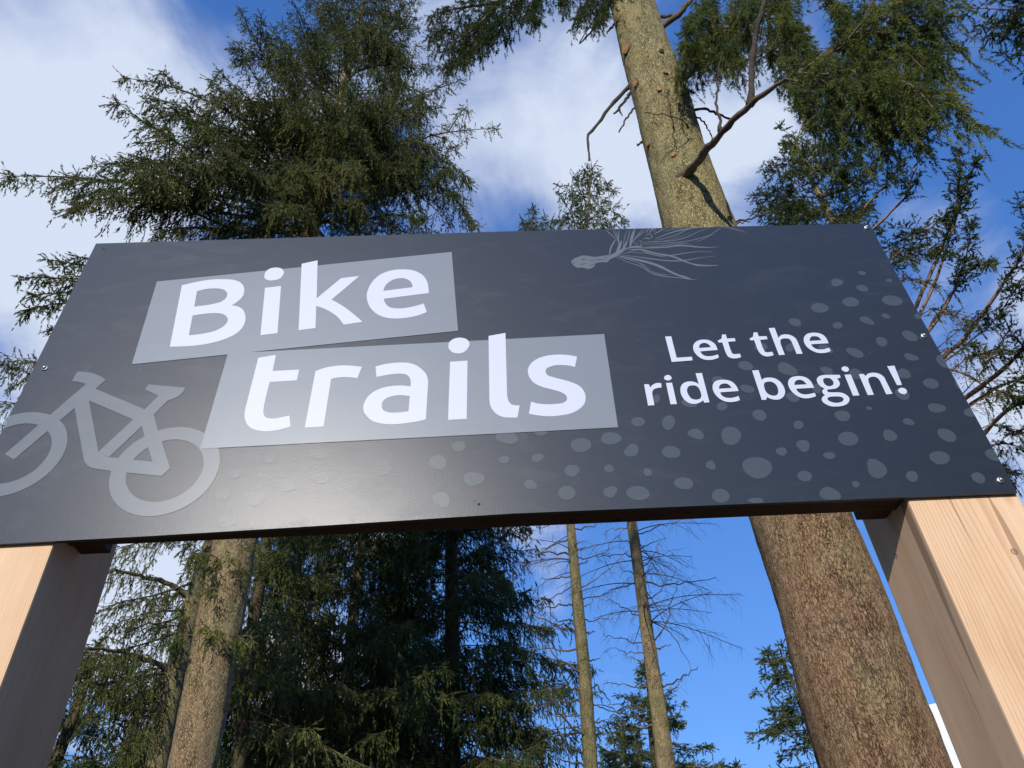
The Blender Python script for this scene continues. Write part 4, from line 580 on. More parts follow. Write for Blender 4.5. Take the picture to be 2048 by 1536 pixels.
def trunk_line(pts, dist):
    """points seen on the trunk (x, y, width in the picture) at one distance: places and radii, run down to the ground"""
    P = [at(x, y, dist) for x, y, w in pts]; r = [w * depth(p) / FPX / 2 for (x, y, w), p in zip(pts, P)]
    o = np.argsort([p[2] for p in P]); P = [P[i] for i in o]; r = [r[i] for i in o]
    if P[0][2] > 0.3:
        lean = (P[1] - P[0]) / max(P[1][2] - P[0][2], 0.1) * 0.5
        g = P[0] - lean * P[0][2]; g[2] = -0.15; P = [g] + P; r = [r[0] * 1.12] + r
    else: P[0][2] = -0.15
    return np.array(P), np.array(r)
def trunk_at(P, r, z):
    return np.array([np.interp(z, P[:, 2], P[:, i]) for i in range(3)]), float(np.interp(z, P[:, 2], r))
def make_trunk(root, P, r, mat, sides=28, step=0.25, rough=0.04, seed=0):
    z0, z1 = P[0, 2], P[-1, 2]; K = max(8, int((z1 - z0) / step)); z = np.linspace(z0, z1, K)
    C = np.stack([np.interp(z, P[:, 2], P[:, i]) for i in range(3)], 1); R = np.interp(z, P[:, 2], r)
    R = R * (1 + 0.35 * np.exp(-np.maximum(z, 0) / 0.5))
    for i in range(2): C[1:-1] = 0.25 * C[:-2] + 0.5 * C[1:-1] + 0.25 * C[2:]
    th = np.arange(sides) / sides * 2 * np.pi
    V = np.zeros((K, sides, 3)); 
    for a in range(K):
        for b in range(sides):
            c, s = math.cos(th[b]), math.sin(th[b]); rr = R[a]
            q = Vector((c * 1.3 + seed * 7.1, s * 1.3, z[a] * 0.55))
            k = 1 + rough * noise.fractal(q, 1.0, 2.0, 3) + (rough * 0.45 * noise.fractal(Vector((c * rr * 16 + seed, s * rr * 16, z[a] * 7)), 1.0, 2.0, 3) if rough > 0.02 else 0)
            V[a, b] = C[a] + np.array([c, s, 0]) * rr * k
    acc = Acc(); idx = np.arange(K * sides).reshape(K, sides); a = idx[:-1]; b = idx[1:]; a2 = np.roll(a, -1, 1); b2 = np.roll(b, -1, 1)
    acc.add(V.reshape(-1, 3), np.concatenate([np.stack([a, a2, b2], -1).reshape(-1, 3), np.stack([a, b2, b], -1).reshape(-1, 3)]), 0, True)
    top = V[-1]; acc.add(np.vstack([top, top.mean(0) + [0, 0, R[-1]]]), [[k, (k + 1) % sides, sides] for k in range(sides)], 0, True)
    return acc.build('trunk', mat, root)
def branch_part(root, pts, r0, r1, mat, name='branch', K=14, wob=0.0, rng=None, sides=7, sub=()):
    ax = smooth_line(pts, K)
    if wob and rng is not None:
        w = rng.normal(0, wob, ax.shape); w[0] = 0; ax = ax + w
    rad = np.linspace(r0, r1, K) * (1 + 0.12 * np.sin(np.arange(K) * 2.3 + r0 * 900)); rad[0] *= 1.7; rad[1] *= 1.15
    acc = Acc(); tubes(acc, ax, rad, sides, 0, True)
    for (p, rr) in sub: tubes(acc, smooth_line(p, 8), np.linspace(rr, rr * 0.35, 8), 5, 0, False)
    return acc.build(name, mat, root)

def bough_axis(rng, base, az, L, rise, sag, tip_up=0.0, k=6):
    """a bough leaving the trunk: sets off at the angle rise, sags with length, lifts at the tip"""
    s = np.linspace(0, 1, k); h = np.array([math.cos(az), math.sin(az), 0])
    z = math.tan(rise) * s - sag * s ** 2 + tip_up * s ** 4
    side = np.array([-h[1], h[0], 0]) * rng.normal(0, 0.05)
    return base + L * (s[:, None] * h + z[:, None] * np.array([0, 0, 1.0]) + (s ** 2)[:, None] * side)
def fill_crown(acc, P, r, z0, z1, length, st, rng, per_m=7.0, rise=(25, -12), sag=0.25, tip=0.12, r0=0.02, az_ok=None):
    """whorls of boughs up the trunk; length(h) with h from 0 at the bottom of the crown to 1 at its top"""
    n = int((z1 - z0) * per_m); zz = np.sort(rng.uniform(z0, z1, n)); az = rng.uniform(0, 2 * np.pi)
    for z in zz:
        h = (z - z0) / (z1 - z0); L = length(h) * rng.uniform(0.65, 1.12)
        az += 2.4 + rng.normal(0, 0.5)
        if az_ok is not None and not az_ok(az % (2 * np.pi)): continue
        c, rr = trunk_at(P, r, z)
        ri = math.radians(rise[1] + (rise[0] - rise[1]) * h + rng.normal(0, 7))
        grow(acc, bough_axis(rng, c, az, L, ri, sag * rng.uniform(0.5, 1.4), tip), max(0.008, r0 * L / 3), st, rng)
TREE_N = [0]
def tree(name, label, cat, dist, pts, bark_mat, group=None, **kw):
    P, r = trunk_line(pts, dist); TREE_N[0] += 1
    root = thing(name, (P[0][0], P[0][1], 0), label, cat, group); make_trunk(root, P, r, bark_mat, seed=TREE_N[0], **kw)
    return root, P, r
def to_tip(P, r, base_xy, tip_xy, dist, tip_dist, via=()):
    """bough from where it leaves the trunk in the picture to its tip, bent through the points between"""
    b = at(base_xy[0], base_xy[1], dist); c, rr = trunk_at(P, r, b[2]); n = len(via) + 1
    pts = [c] + [at(v[0], v[1], dist + (tip_dist - dist) * (i + 1) / n) for i, v in enumerate(via)] + [at(tip_xy[0], tip_xy[1], tip_dist)]
    return np.array(pts)

# the thick trunk to the right, close by
def thick_tree():
    rng = np.random.default_rng(11); D = 5.0
    pts = [(1768, 1536, 240), (1719, 1400, 230), (1660, 1200, 205), (1595, 1025, 186), (1495, 720, 156), (1395, 446, 136), (1352, 308, 115), (1325, 205, 110), (1290, 100, 97), (1262, 0, 84), (1236, -100, 70)]
    P, r = trunk_line(pts, D)
    P = np.vstack([P, P[-1] + [-0.12, 0.05, 6]]); r = np.r_[r, 0.03]
    root = thing('conifer_tree', (P[0][0], P[0][1], 0), 'thickest trunk in view, rising behind the right half of the sign, with cut branch stubs', 'tree')
    make_trunk(root, P, r, M_BARK_THICK, sides=150, step=0.03, rough=0.03, seed=3)
    def w2r(w, p): return w * depth(p) / FPX / 2
    def br(px, w0, w1, d0=D, d1=D, mat=M_LIMB_DEAD, name='branch', wob=0.006, sub=(), K=16):
        n = len(px); q = [at(x, y, d0 + (d1 - d0) * i / (n - 1)) for i, (x, y) in enumerate(px)]
        c, rr = trunk_at(P, r, q[0][2]); q[0] = q[0] * 0.75 + c * 0.25
        s_ = []
        for (pp, w) in sub:
            qq = []
            for (x, y) in pp:
                k = np.argmin([abs(x - a) + abs(y - b) for a, b in px]); qq.append(at(x, y, d0 + (d1 - d0) * k / (n - 1)))
            s_.append((qq, w2r(w, qq[0])))
        return branch_part(root, q, w2r(w0, q[0]), w2r(w1, q[-1]), mat, name, K, wob, rng, 7, s_)
    DF = D - 0.55                                            # the face of the trunk turned to the viewer
    limb_px = [(1367, 356), (1380, 341), (1396, 322), (1418, 295), (1440, 269), (1497, 213), (1545, 175), (1600, 143), (1650, 114), (1690, 86), (1730, 36), (1765, -30)]
    LD = [D - 0.26, D - 0.36, D - 0.5, D - 0.75, D - 0.9, D - 1.1, D - 1.2, D - 1.3, D - 1.35, D - 1.4, D - 1.4, D - 1.4]
    LP = np.array([at(x, y, d) for (x, y), d in zip(limb_px, LD)])
    acc = Acc(); wl = np.interp(np.linspace(0, 1, 40), np.linspace(0, 1, 12), [18, 17, 16, 15, 14, 12, 10, 8, 7, 5, 4, 3])
    ax = smooth_line(LP, 40); ax[1:] += rng.normal(0, 0.006, (39, 3)); rl = np.array([w2r(w, p) for w, p in zip(wl, ax)]); rl[:4] *= [1.7, 1.4, 1.2, 1.08]; rl *= 1 + 0.08 * rng.normal(size=40); tubes(acc, ax, rl, 10, 0, True)
    acc.build('branch', M_LIMB, root)
    up = np.array([at(x, y, d) for x, y, d in ((1500, 210, D - 1.1), (1504, 160, D - 1.15), (1503, 128, D - 1.2), (1512, 70, D - 1.25), (1522, 30, D - 1.3), (1534, -30, D - 1.3))])
    branch_part(root, up, w2r(13, up[0]), w2r(9, up[-1]), M_LIMB_DEAD, 'branch', 18, 0.005, rng, 7,
        [([up[2], at(1514, 105, D - 1.2), at(1520, 98, D - 1.2)], w2r(7, up[2])), ([up[2], at(1530, 112, D - 1.2), at(1552, 80, D - 1.2), at(1560, 55, D - 1.2)], w2r(3.5, up[2]))])
    tw = np.array([at(x, y, D - 0.88) for x, y in ((1441, 262), (1440, 235), (1433, 205), (1437, 180), (1433, 160), (1440, 125), (1441, 105))])
    branch_part(root, tw, w2r(7, tw[0]), w2r(2, tw[-1]), M_LIMB_DEAD, 'branch', 18, 0.006, rng, 5,
        [([tw[3], at(1428, 190, D - .88)], w2r(4, tw[0])), ([tw[4], at(1420, 160, D - .88), at(1400, 165, D - .88), at(1380, 170, D - .88)], w2r(2.2, tw[0])), ([tw[4], at(1450, 155, D - .88), at(1460, 138, D - .88)], w2r(2, tw[0]))])
    # dead snags
    br([(1262, 166), (1222, 210), (1190, 255), (1175, 268), (1178, 290), (1178, 322)], 9, 4)
    br([(1264, 174), (1246, 205), (1238, 220), (1226, 227)], 8, 4, sub=[([(1238, 220), (1245, 232)], 5)])
    br([(1274, 203), (1258, 230), (1238, 264)], 5, 3)
    br([(1234, 42), (1224, 54), (1213, 67)], 7, 3)
    br([(1226, -20), (1200, 40), (1160, 88)], 7, 3); br([(1226, -40), (1190, 35), (1158, 85)], 4, 2)
    br([(1290, 272), (1283, 284), (1275, 292)], 6, 4)
    br([(1380, 218), (1400, 217), (1420, 222), (1445, 232), (1467, 242)], 6, 4)
    br([(1384, 226), (1398, 236), (1414, 252), (1425, 277)], 4, 2.5)
    br([(1384, 232), (1360, 236), (1340, 232), (1310, 228), (1290, 226)], 3, 1.5, D - 0.45, D - 0.75)
    br([(1344, 233), (1340, 215), (1335, 195), (1336, 180)], 2.6, 1.5, D - 0.62, D - 0.62)
    br([(1366, 172), (1376, 180), (1388, 187)], 8, 5)
    br([(1458, 438), (1486, 440), (1510, 434), (1533, 428)], 6, 2.5); br([(1458, 441), (1480, 446), (1500, 442)], 4, 2)
    br([(1318, 58), (1340, 40), (1368, 18), (1390, -15)], 15, 9, mat=M_LIMB); br([(1315, 28), (1345, 32), (1362, 26)], 9, 5)
    br([(1352, 172), (1385, 145), (1410, 122), (1450, 105)], 13, 8, D, D - 0.3, M_LIMB); br([(1360, 160), (1385, 143), (1400, 120), (1440, 60), (1470, 10)], 10, 5, D, D - 0.4, M_LIMB)
    # stubs sawn off, orange at the end
    for (x, y, w, ang) in ((1256, 100, 19, 0), (1275, 168, 13, 0), (1331, 147, 8, 0), (1298, 290, 10, 0), (1348, 312, 9, 0), (1320, 182, 7, 0), (1322, 105, 9, 1)):
        q = at(x, y, D - 0.30); c, rr = trunk_at(P, r, q[2]); dirn = q - c; dirn[2] = 0; t_ = ray(x, y)[:2]; t_ = t_ / np.linalg.norm(t_)
        # lie on the facing side of the trunk along this line of sight
        oc = EYE[:2] - c[:2]; b_ = oc.dot(t_); disc = max(b_ * b_ - (oc.dot(oc) - (rr * 0.98) ** 2), 0); s_ = -b_ - math.sqrt(disc); q = at(x, y, s_)
        nrm = np.array([q[0] - c[0], q[1] - c[1], -0.35 * rr]); nrm /= np.linalg.norm(nrm); rad = w2r(w, q)
        a = Acc(); line = np.array([q - nrm * 0.05, q + nrm * 0.01, q + nrm * (0.025 + rad * 0.4)]); tubes(a, line, np.array([rad * 2.0, rad * 1.25, rad]), 12, 0, False)
        e = line[-1]; A_ = np.cross(nrm, [0, 0, 1.0]); A_ /= np.linalg.norm(A_); B_ = np.cross(nrm, A_)
        ring = [e + rad * (math.cos(t) * A_ + math.sin(t) * B_) for t in np.arange(12) / 12 * 2 * math.pi]
        a.add(np.vstack([ring, [e + nrm * 0.004]]), [[k, (k + 1) % 12, 12] for k in range(12)] + [[(k + 1) % 12, k, 12] for k in range(12)], 1)
        a.build('branch_stub', [M_LIMB, M_CUT if not ang else M_LIMB_DEAD], root)
    # hanging fresh foliage on the long limb and along the top
    st = style(start=0.05, gap=0.09, sec=0.62, droop=0.65, sp_gap=0.05, sp_len=0.15, sp_droop=0.6, n=30, nl=0.038, nw=0.0062, ang=0.75, hang=0.16, vert=0.3, twigw=0.5)
    acc = Acc()
    def spray(px, d0, d1, r0=0.012, s=st):
        n = len(px); grow(acc, [at(x, y, d0 + (d1 - d0) * i / (n - 1)) for i, (x, y) in enumerate(px)], r0, s, rng)
    DL = D - 1.3
    spray([(1600, 140), (1670, 128), (1745, 125), (1820, 95), (1860, 65)], DL, DL + 0.3); spray([(1630, 122), (1700, 70), (1780, 30), (1860, -20)], DL, DL + 0.5)
    spray([(1650, 112), (1720, 60), (1800, 5), (1860, -60)], DL, DL); spray([(1590, 145), (1650, 150), (1700, 140), (1740, 165), (1800, 160), (1840, 185), (1865, 215)], DL, DL - 0.3)
    spray([(1640, 130), (1700, 142), (1740, 190), (1765, 250), (1770, 290)], DL, DL + 0.1); spray([(1600, 150), (1655, 165), (1700, 205), (1720, 260), (1735, 285)], DL + 0.2, DL)
    spray([(1570, 158), (1620, 170), (1660, 200), (1680, 245), (1690, 270)], DL, DL + 0.3); spray([(1700, 140), (1770, 150), (1810, 190), (1830, 240), (1835, 270)], DL, DL + 0.2)
    spray([(1560, 30), (1590, 60), (1610, 110), (1600, 170), (1610, 230)], DL + 0.5, DL + 0.5); spray([(1540, -30), (1570, 40), (1570, 100), (1560, 160)], DL + 0.7, DL + 0.6)
    spray([(1735, 60), (1800, 75), (1850, 80), (1880, 75)], DL, DL + 0.2); spray([(1780, 40), (1840, 60), (1870, 45), (1890, 20)], DL + 0.3, DL + 0.2); spray([(1770, 100), (1840, 110), (1865, 120), (1870, 150)], DL + 0.3, DL + 0.2)
    spray([(1700, -40), (1760, 20), (1800, 90), (1850, 140)], DL + 0.3, DL - 0.1); spray([(1620, -50), (1670, 10), (1700, 80), (1720, 150)], DL + 0.3, DL + 0.3)
    spray([(1640, 160), (1700, 200), (1770, 235), (1840, 250)], DL, DL + 0.2); spray([(1700, 180), (1760, 220), (1800, 270), (1812, 300)], DL, DL + 0.2); spray([(1560, 165), (1590, 190), (1610, 225), (1620, 255)], DL + 0.2, DL + 0.2)
    acc.build('foliage', [M_LIMB, M_N_LIGHT], root)
    acc = Acc(); st2 = style(st, n=30, sec=0.5)
    for px in ([(1390, -20), (1400, 40), (1395, 90), (1370, 130)], [(1430, -20), (1420, 40), (1440, 90), (1420, 130)], [(1385, 145), (1410, 100), (1450, 70), (1465, 30)], [(1450, -30), (1470, 40), (1465, 90), (1440, 125)],
               [(1380, 30), (1372, 70), (1360, 110), (1358, 140)], [(1490, -30), (1530, 10), (1540, 60), (1540, 100)], [(1480, -20), (1500, 30), (1490, 70)], [(1410, 122), (1440, 110), (1460, 115), (1468, 130)]):
        spray(px, D - 0.4, D - 0.6, 0.010, st2)
    acc.build('foliage', [M_LIMB, M_N_LIGHT], root)
    acc = Acc(); st3 = style(st, n=28, sec=0.38, hang=0.14, nw=0.0068)
    for px, w in (([(1232, -120), (1120, -70), (1010, 0), (950, 55), (885, 105)], 14), ([(1010, 0), (960, 10), (900, 20), (860, 35)], 8), ([(1060, -40), (1040, 5), (1000, 45), (950, 90), (930, 125)], 8), ([(1150, -80), (1080, -20), (1060, 20), (1070, 45)], 7), ([(990, 20), (930, 70), (880, 60), (862, 80)], 6),
                  ([(950, 55), (940, 95), (910, 120), (890, 130)], 6), ([(1225, -60), (1190, -20), (1170, 10), (1155, 35)], 7), ([(1228, -50), (1215, -10), (1205, 20), (1200, 40)], 6), ([(1225, -70), (1180, -50), (1140, -20), (1120, 5)], 7)):
        n = len(px); q = [at(x, y, D - 0.05 - 0.5 * i / (n - 1)) for i, (x, y) in enumerate(px)]; grow(acc, q, w2r(w, q[0]), st3, rng)
    acc.build('foliage', [M_LIMB, M_N_DARK], root)
thick_tree()

# the broad spruce behind the left half of the sign
def broad_spruce():
    rng = np.random.default_rng(21); D = 10.0
    root, P, r = tree('spruce_tree', 'broad spruce with a stout pale trunk right of the left post, boughs spreading above', 'tree', D,
        [(384, 1536, 92), (472, 1080, 86), (545, 760, 56), (622, 460, 31), (640, 385, 26), (682, 188, 15), (716, 55, 10), (738, -40, 6), (755, -120, 3)], M_BARK_PALE, sides=72, step=0.08, rough=0.05)
    st = style(fork=5)
    acc = Acc()
    B = [((625, 445), (15, 352), 8.6, [(480, 400), (330, 375), (150, 355)]), ((630, 430), (245, 155), 9.0, [(520, 270), (420, 205), (330, 170)]), ((628, 440), (228, 200), 8.8, [(500, 360), (380, 300), (290, 245)]),
         ((628, 450), (290, 195), 9.6, [(520, 320), (430, 250), (360, 212)]), ((622, 460), (130, 420), 8.7, [(470, 430), (330, 405), (220, 395)]), ((650, 330), (482, 20), 9.4, [(590, 200), (545, 130), (505, 75)]),
         ((648, 340), (540, 70), 9.2, [(600, 220), (560, 140)]), ((620, 465), (240, 400), 9.4, [(480, 460), (370, 420)]), ((622, 455), (180, 330), 9.0, [(480, 380), (370, 335), (270, 325)]),
         ((640, 400), (992, 256), 9.4, [(760, 330), (850, 275), (920, 262)]), ((655, 320), (925, 160), 9.4, [(760, 230), (840, 190)]), ((640, 390), (945, 365), 9.3, [(760, 350), (860, 320), (910, 335)]),
         ((632, 430), (940, 440), 9.3, [(740, 400), (850, 370), (910, 395)]), ((628, 445), (880, 470), 9.2, [(720, 440), (800, 430)]), ((640, 380), (880, 300), 8.8, [(730, 330), (810, 280)]),
         ((690, 170), (840, -10), 9.0, [(750, 100), (800, 40)]), ((680, 200), (600, 30), 9.3, [(640, 120), (615, 70)]), ((680, 200), (560, 110), 9.3, [(620, 160)]), ((690, 150), (850, 130), 9.5, [(760, 130)]),
         ((700, 110), (655, 0), 9.3, [(670, 60)]), ((660, 290), (880, 210), 9.0, [(770, 240)]), ((650, 340), (430, 180), 8.8, [(560, 250), (490, 205)]), ((640, 400), (380, 250), 8.6, [(520, 310), (440, 265)]),
         ((630, 430), (420, 320), 8.2, [(540, 370), (470, 335)]), ((700, 120), (800, 100), 9.0, [(760, 90)]), ((620, 460), (300, 470), 9.0, [(480, 465), (380, 455)]), ((620, 465), (600, 200), 8.0, [(612, 380), (606, 280)]), ((640, 400), (780, 200), 8.3, [(690, 330), (740, 255)]),
         ((640, 400), (660, 250), 7.8, [(650, 330)]), ((645, 380), (705, 320), 7.7, [(680, 350)]), ((660, 300), (715, 150), 7.8, [(695, 220)]), ((640, 400), (595, 320), 7.7, [(615, 360)]), ((665, 280), (640, 180), 7.8, [(650, 230)]), ((660, 300), (695, 235), 7.6, [(680, 265)]),
         ((650, 340), (750, 290), 7.9, [(705, 310)]), ((660, 290), (585, 240), 8.0, [(620, 260)]), ((700, 110), (765, 50), 8.4, [(735, 75)]), ((690, 150), (685, 50), 8.2, [(690, 95)]), ((625, 450), (560, 400), 8.0, [(590, 420)]), ((630, 430), (720, 400), 8.0, [(680, 410)])]
    for b, t, dt, via in B: grow(acc, to_tip(P, r, b, t, D, dt, via), 0.045, st, rng)
    z0 = at(610, 500, D)[2]; zt = P[-1][2]
    fill_crown(acc, P, r, z0, zt, lambda h: 3.0 * (1 - h) ** 0.9 + 0.4, style(fork=3, hang=0.14), rng, per_m=6.5, rise=(40, 0), sag=0.22, r0=0.03)
    # the lowest living boughs, left of the sign
    for b, t, dt, via in (((560, 700), (35, 555), 8.8, [(360, 590), (180, 560)]), ((565, 690), (88, 518), 9.0, [(360, 560), (200, 535)]), ((560, 700), (38, 622), 9.0, [(330, 620), (150, 605)]), ((560, 710), (100, 660), 9.2, [(330, 650), (200, 640)]), ((565, 690), (150, 515), 9.4, [(380, 545), (250, 520)]), ((560, 700), (60, 590), 9.5, [(340, 600), (180, 585)])):
        grow(acc, to_tip(P, r, b, t, D, dt, via), 0.04, style(sec=0.45, droop=0.5, hang=0.06, start=0.5), rng)
    acc.build('crown', [M_LIMB, M_N_SPRUCE], root)
    acc = Acc(); s2 = style(sec=0.2, sp_len=0.11, start=0.0, gap=0.12, nl=0.05, nw=0.010, n=12, hang=0.2)   # shoots growing straight from the trunk
    for y in (1090, 1120, 1140, 1255, 1265, 1275, 1280, 1100, 1180):
        for k in range(2):
            b = at(472 - (y - 1080) * 0.193 + rng.uniform(-30, 30), y, D - 0.3); c, rr = trunk_at(P, r, b[2]); az = rng.uniform(math.pi * 1.05, math.pi * 1.95)
            o = c + np.array([math.cos(az), math.sin(az), 0]) * rr; grow(acc, [o, o + np.array([math.cos(az) * 0.2, math.sin(az) * 0.2, -0.02]), o + np.array([math.cos(az) * 0.26, math.sin(az) * 0.26, -0.10])], 0.006, s2, rng)
    acc.build('trunk_shoots', [M_LIMB, M_N_LIGHT], root)
broad_spruce()

def leaning_spruce():
    rng = np.random.default_rng(31); D = 13.0
    root, P, r = tree('spruce_tree', 'leaning olive-barked trunk crossing behind the stout pale trunk beside the left post', 'tree', D,
        [(312, 1536, 44), (350, 1350, 42), (395, 1180, 37), (424, 1085, 30), (480, 880, 20), (540, 640, 8)], M_BARK_OLIVE, sides=36, step=0.15)
    def bp(px, w0, w1, d0, d1, sub=()):
        n = len(px); q = [at(x, y, d0 + (d1 - d0) * i / (n - 1)) for i, (x, y) in enumerate(px)]
        branch_part(root, q, w0 * depth(q[0]) / FPX / 2, w1 * depth(q[-1]) / FPX / 2, M_LIMB, 'branch', 16, 0.012, rng, 6); return q
    q1 = bp([(340, 1343), (300, 1322), (255, 1305), (210, 1300), (168, 1297)], 11, 6, D, D - 1); q2 = bp([(333, 1345), (290, 1352), (240, 1362), (180, 1368)], 8, 4, D, D - 0.6); q3 = bp([(378, 1190), (330, 1165), (280, 1152), (222, 1138)], 12, 5, D, D - 0.8)
    q4 = bp([(362, 1230), (330, 1245), (290, 1250), (250, 1265)], 6, 3, D, D - 0.5); q5 = bp([(345, 1350), (340, 1320), (352, 1290), (350, 1260)], 5, 2, D - 0.3, D - 0.5); q6 = bp([(330, 1425), (300, 1420), (260, 1410)], 5, 2, D, D - 0.4)
    acc = Acc(); st = style(start=0.1, gap=0.13, sec=1.0, n=14, nl=0.055, nw=0.0125, hang=0.14, droop=0.7)
    for q in (q1, q2, q3, q4, q6): grow(acc, q, 0.01, st, rng, wood=False)
    for b, t, dt, via in (((430, 1060), (200, 1110), 12.2, [(330, 1075), (260, 1090)]), ((400, 1160), (205, 1215), 12.0, [(310, 1190), (260, 1200)]), ((370, 1260), (180, 1320), 12.2, [(280, 1290)]), 
                          ((345, 1350), (250, 1500), 12.5, [(300, 1420)]), ((450, 1000), (-30, 720), 11.5, [(280, 860), (120, 770)]), ((455, 980), (10, 710), 11.5, [(290, 820), (140, 745)]), ((450, 1000), (-20, 800), 11.5, [(260, 880), (110, 820)]),
                          ((470, 940), (60, 715), 11.8, [(300, 790), (160, 745)]), ((450, 1000), (-60, 840), 11.8, [(250, 900)]), ((380, 1220), (225, 1250), 12.2, [(300, 1225)]), ((350, 1330), (170, 1400), 12.4, [(260, 1350)])):
        grow(acc, to_tip(P, r, b, t, D, dt, via), 0.022, st, rng)
    acc.build('crown', [M_LIMB, M_N_SPRUCE], root)
leaning_spruce()

def woodland_tree(label, D, pts, bark_mat, needle, seed, ybot, length, per_m=8, st=None, group=None, rise=(30, -8), name='fir_tree', sides=18, step=0.3, azf=None, sag=0.25):
    rng = np.random.default_rng(seed); root, P, r = tree(name, label, 'tree', D, pts, bark_mat, group, sides=sides, step=step, rough=0.04)
    acc = Acc(); z0 = max(0.5, at(pts[0][0], ybot, D)[2]); fill_crown(acc, P, r, z0, P[-1][2] - 0.1, length, st or style(), rng, per_m, rise, sag, r0=0.022, az_ok=azf)
    acc.build('crown', [M_LIMB, needle], root); return root, P, r, rng
FAR = style(n=11, nl=0.12, nw=0.030, sp_len=0.36, sp_gap=0.15, gap=0.20, hang=0.08, sec=1.2, droop=0.6)
MIDF = style(n=13, nl=0.088, nw=0.023, sp_len=0.28, sp_gap=0.135, gap=0.17, hang=0.10, sec=1.0, droop=0.6)
woodland_tree('slender dark-trunked spruce close behind and right of the stout pale trunk', 17.0, [(478, 1536, 26), (492, 1350, 25), (511, 1210, 24), (533, 1090, 23), (575, 880, 14), (605, 720, 5)], M_BARK_FIR, M_N_SPRUCE, 41, 1500, lambda h: 2.6 * (1 - h) + 0.7, 8.5, MIDF, name='spruce_tree')
woodland_tree('tall fir, its thin trunk showing in gaps of dense foliage below the lettering', 19.0, [(684, 1536, 24), (700, 1300, 23), (712, 1180, 22), (725, 1075, 20), (755, 850, 13), (785, 640, 5)], M_BARK_FIR, M_N_DARK, 42, 1540, lambda h: 3.0 * (1 - h) ** 0.8 + 0.5, 9.5, MIDF)
woodland_tree('broadest and darkest fir, a solid wall of foliage left of the two bare trunks', 21.0, [(905, 1536, 34), (904, 1300, 30), (902, 1040, 22), (900, 700, 10), (899, 510, 4)], M_BARK_FIR, M_N_DARK, 43, 1560, lambda h: 3.7 * (1 - h) ** 0.7 + 0.3, 13, MIDF)
woodland_tree('dark fir filling the gap right of the leaning trunk at the bottom', 24.0, [(545, 1536, 20), (575, 1300, 16), (610, 1060, 8), (628, 960, 3)], M_BARK_FIR, M_N_DARK, 44, 1580, lambda h: 3.0 * (1 - h) ** 0.8 + 0.4, 11, FAR)
woodland_tree('shadowy fir low between the thin-trunked fir and the darkest fir', 27.0, [(795, 1536, 20), (808, 1300, 14), (820, 1100, 6), (826, 1000, 3)], M_BARK_FIR, M_N_DARK, 45, 1580, lambda h: 3.2 * (1 - h) ** 0.8 + 0.4, 11, FAR)
woodland_tree('black-green fir hidden down behind the left post', 16.0, [(105, 1536, 26), (160, 1400, 18), (205, 1275, 4)], M_BARK_FIR, M_N_DARK, 46, 1600, lambda h: 2.3 * (1 - h) ** 0.8 + 0.3, 12, MIDF)
woodland_tree('low fir glimpsed between the left post and the leaning trunk', 22.0, [(255, 1536, 18), (275, 1430, 10), (288, 1360, 3)], M_BARK_FIR, M_N_SPRUCE, 47, 1600, lambda h: 2.4 * (1 - h) ** 0.8 + 0.3, 9, FAR)

# two bare trunks in the gap under the sign
def bare_tree(label, D, pts, seed, lower, top_len, ytop, needle, twigs_px, left_bias, bark_mat):
    rng = np.random.default_rng(seed); root, P, r = tree('bare_conifer', label, 'tree', D, pts, bark_mat, None, sides=30, step=0.08, rough=0.10)
    dead = style(start=0.2, gap=0.22, sec=0.7, droop=0.35, sp_gap=0.2, sp_len=0.25, sp_droop=0.5, n=0, hang=0, twigw=0.8)
    for (y, tip, w, fine) in lower:
        b = at(np.interp(y, [p[1] for p in pts][::-1], [p[0] for p in pts][::-1]), y, D); c, rr = trunk_at(P, r, b[2])
        q = [c] + [at(x, yy, D + dd) for x, yy, dd in tip]
        acc = Acc(); ax = smooth_line(q, 12); ax[1:] += rng.normal(0, 0.022, (11, 3)); r0 = w * depth(c) / FPX / 2
        tubes(acc, ax, np.linspace(r0, r0 * 0.3, 12), 5, 0, False)
        if fine: grow(acc, ax, r0, dead, rng, wood=False, mats=(0, 0))
        acc.build('branch', M_LIMB_DEAD if rng.uniform() < 0.6 else M_LIMB, root)
    zt = at(pts[-1][0], ytop, D)[2]
    acc = Acc(); fill_crown(acc, P, r, zt, P[-1][2] - 0.05, lambda h: top_len * (1 - h) ** 0.9 + 0.25, style(MIDF, sec=0.6), rng, 9, (35, 5), 0.2)
    acc.build('crown', [M_LIMB, needle], root)
    if twigs_px:                                             # a belt of dead, needle-thin twigs below the living crown
        acc = Acc()
        for k in range(twigs_px[2]):
            y = rng.uniform(twigs_px[0], twigs_px[1]); b = at(pts[0][0], y, D); c, rr = trunk_at(P, r, b[2]); az = rng.uniform(0, 6.28)
            if left_bias and math.cos(az) > 0 and rng.uniform() < left_bias: az = math.pi - az
            grow(acc, bough_axis(rng, c, az, rng.uniform(0.8, 1.9), math.radians(rng.uniform(-5, 25)), 0.45, 0.1), 0.012, dead, rng, mats=(0, 0))
        acc.build('dead_twigs', M_LIMB_DEAD, root)
def L_(y, x1, y1, x2, y2, w=4, fine=False, d=0.0): return (y, [(x1, y1, d), (x2, y2, d * 1.6)], w, fine)
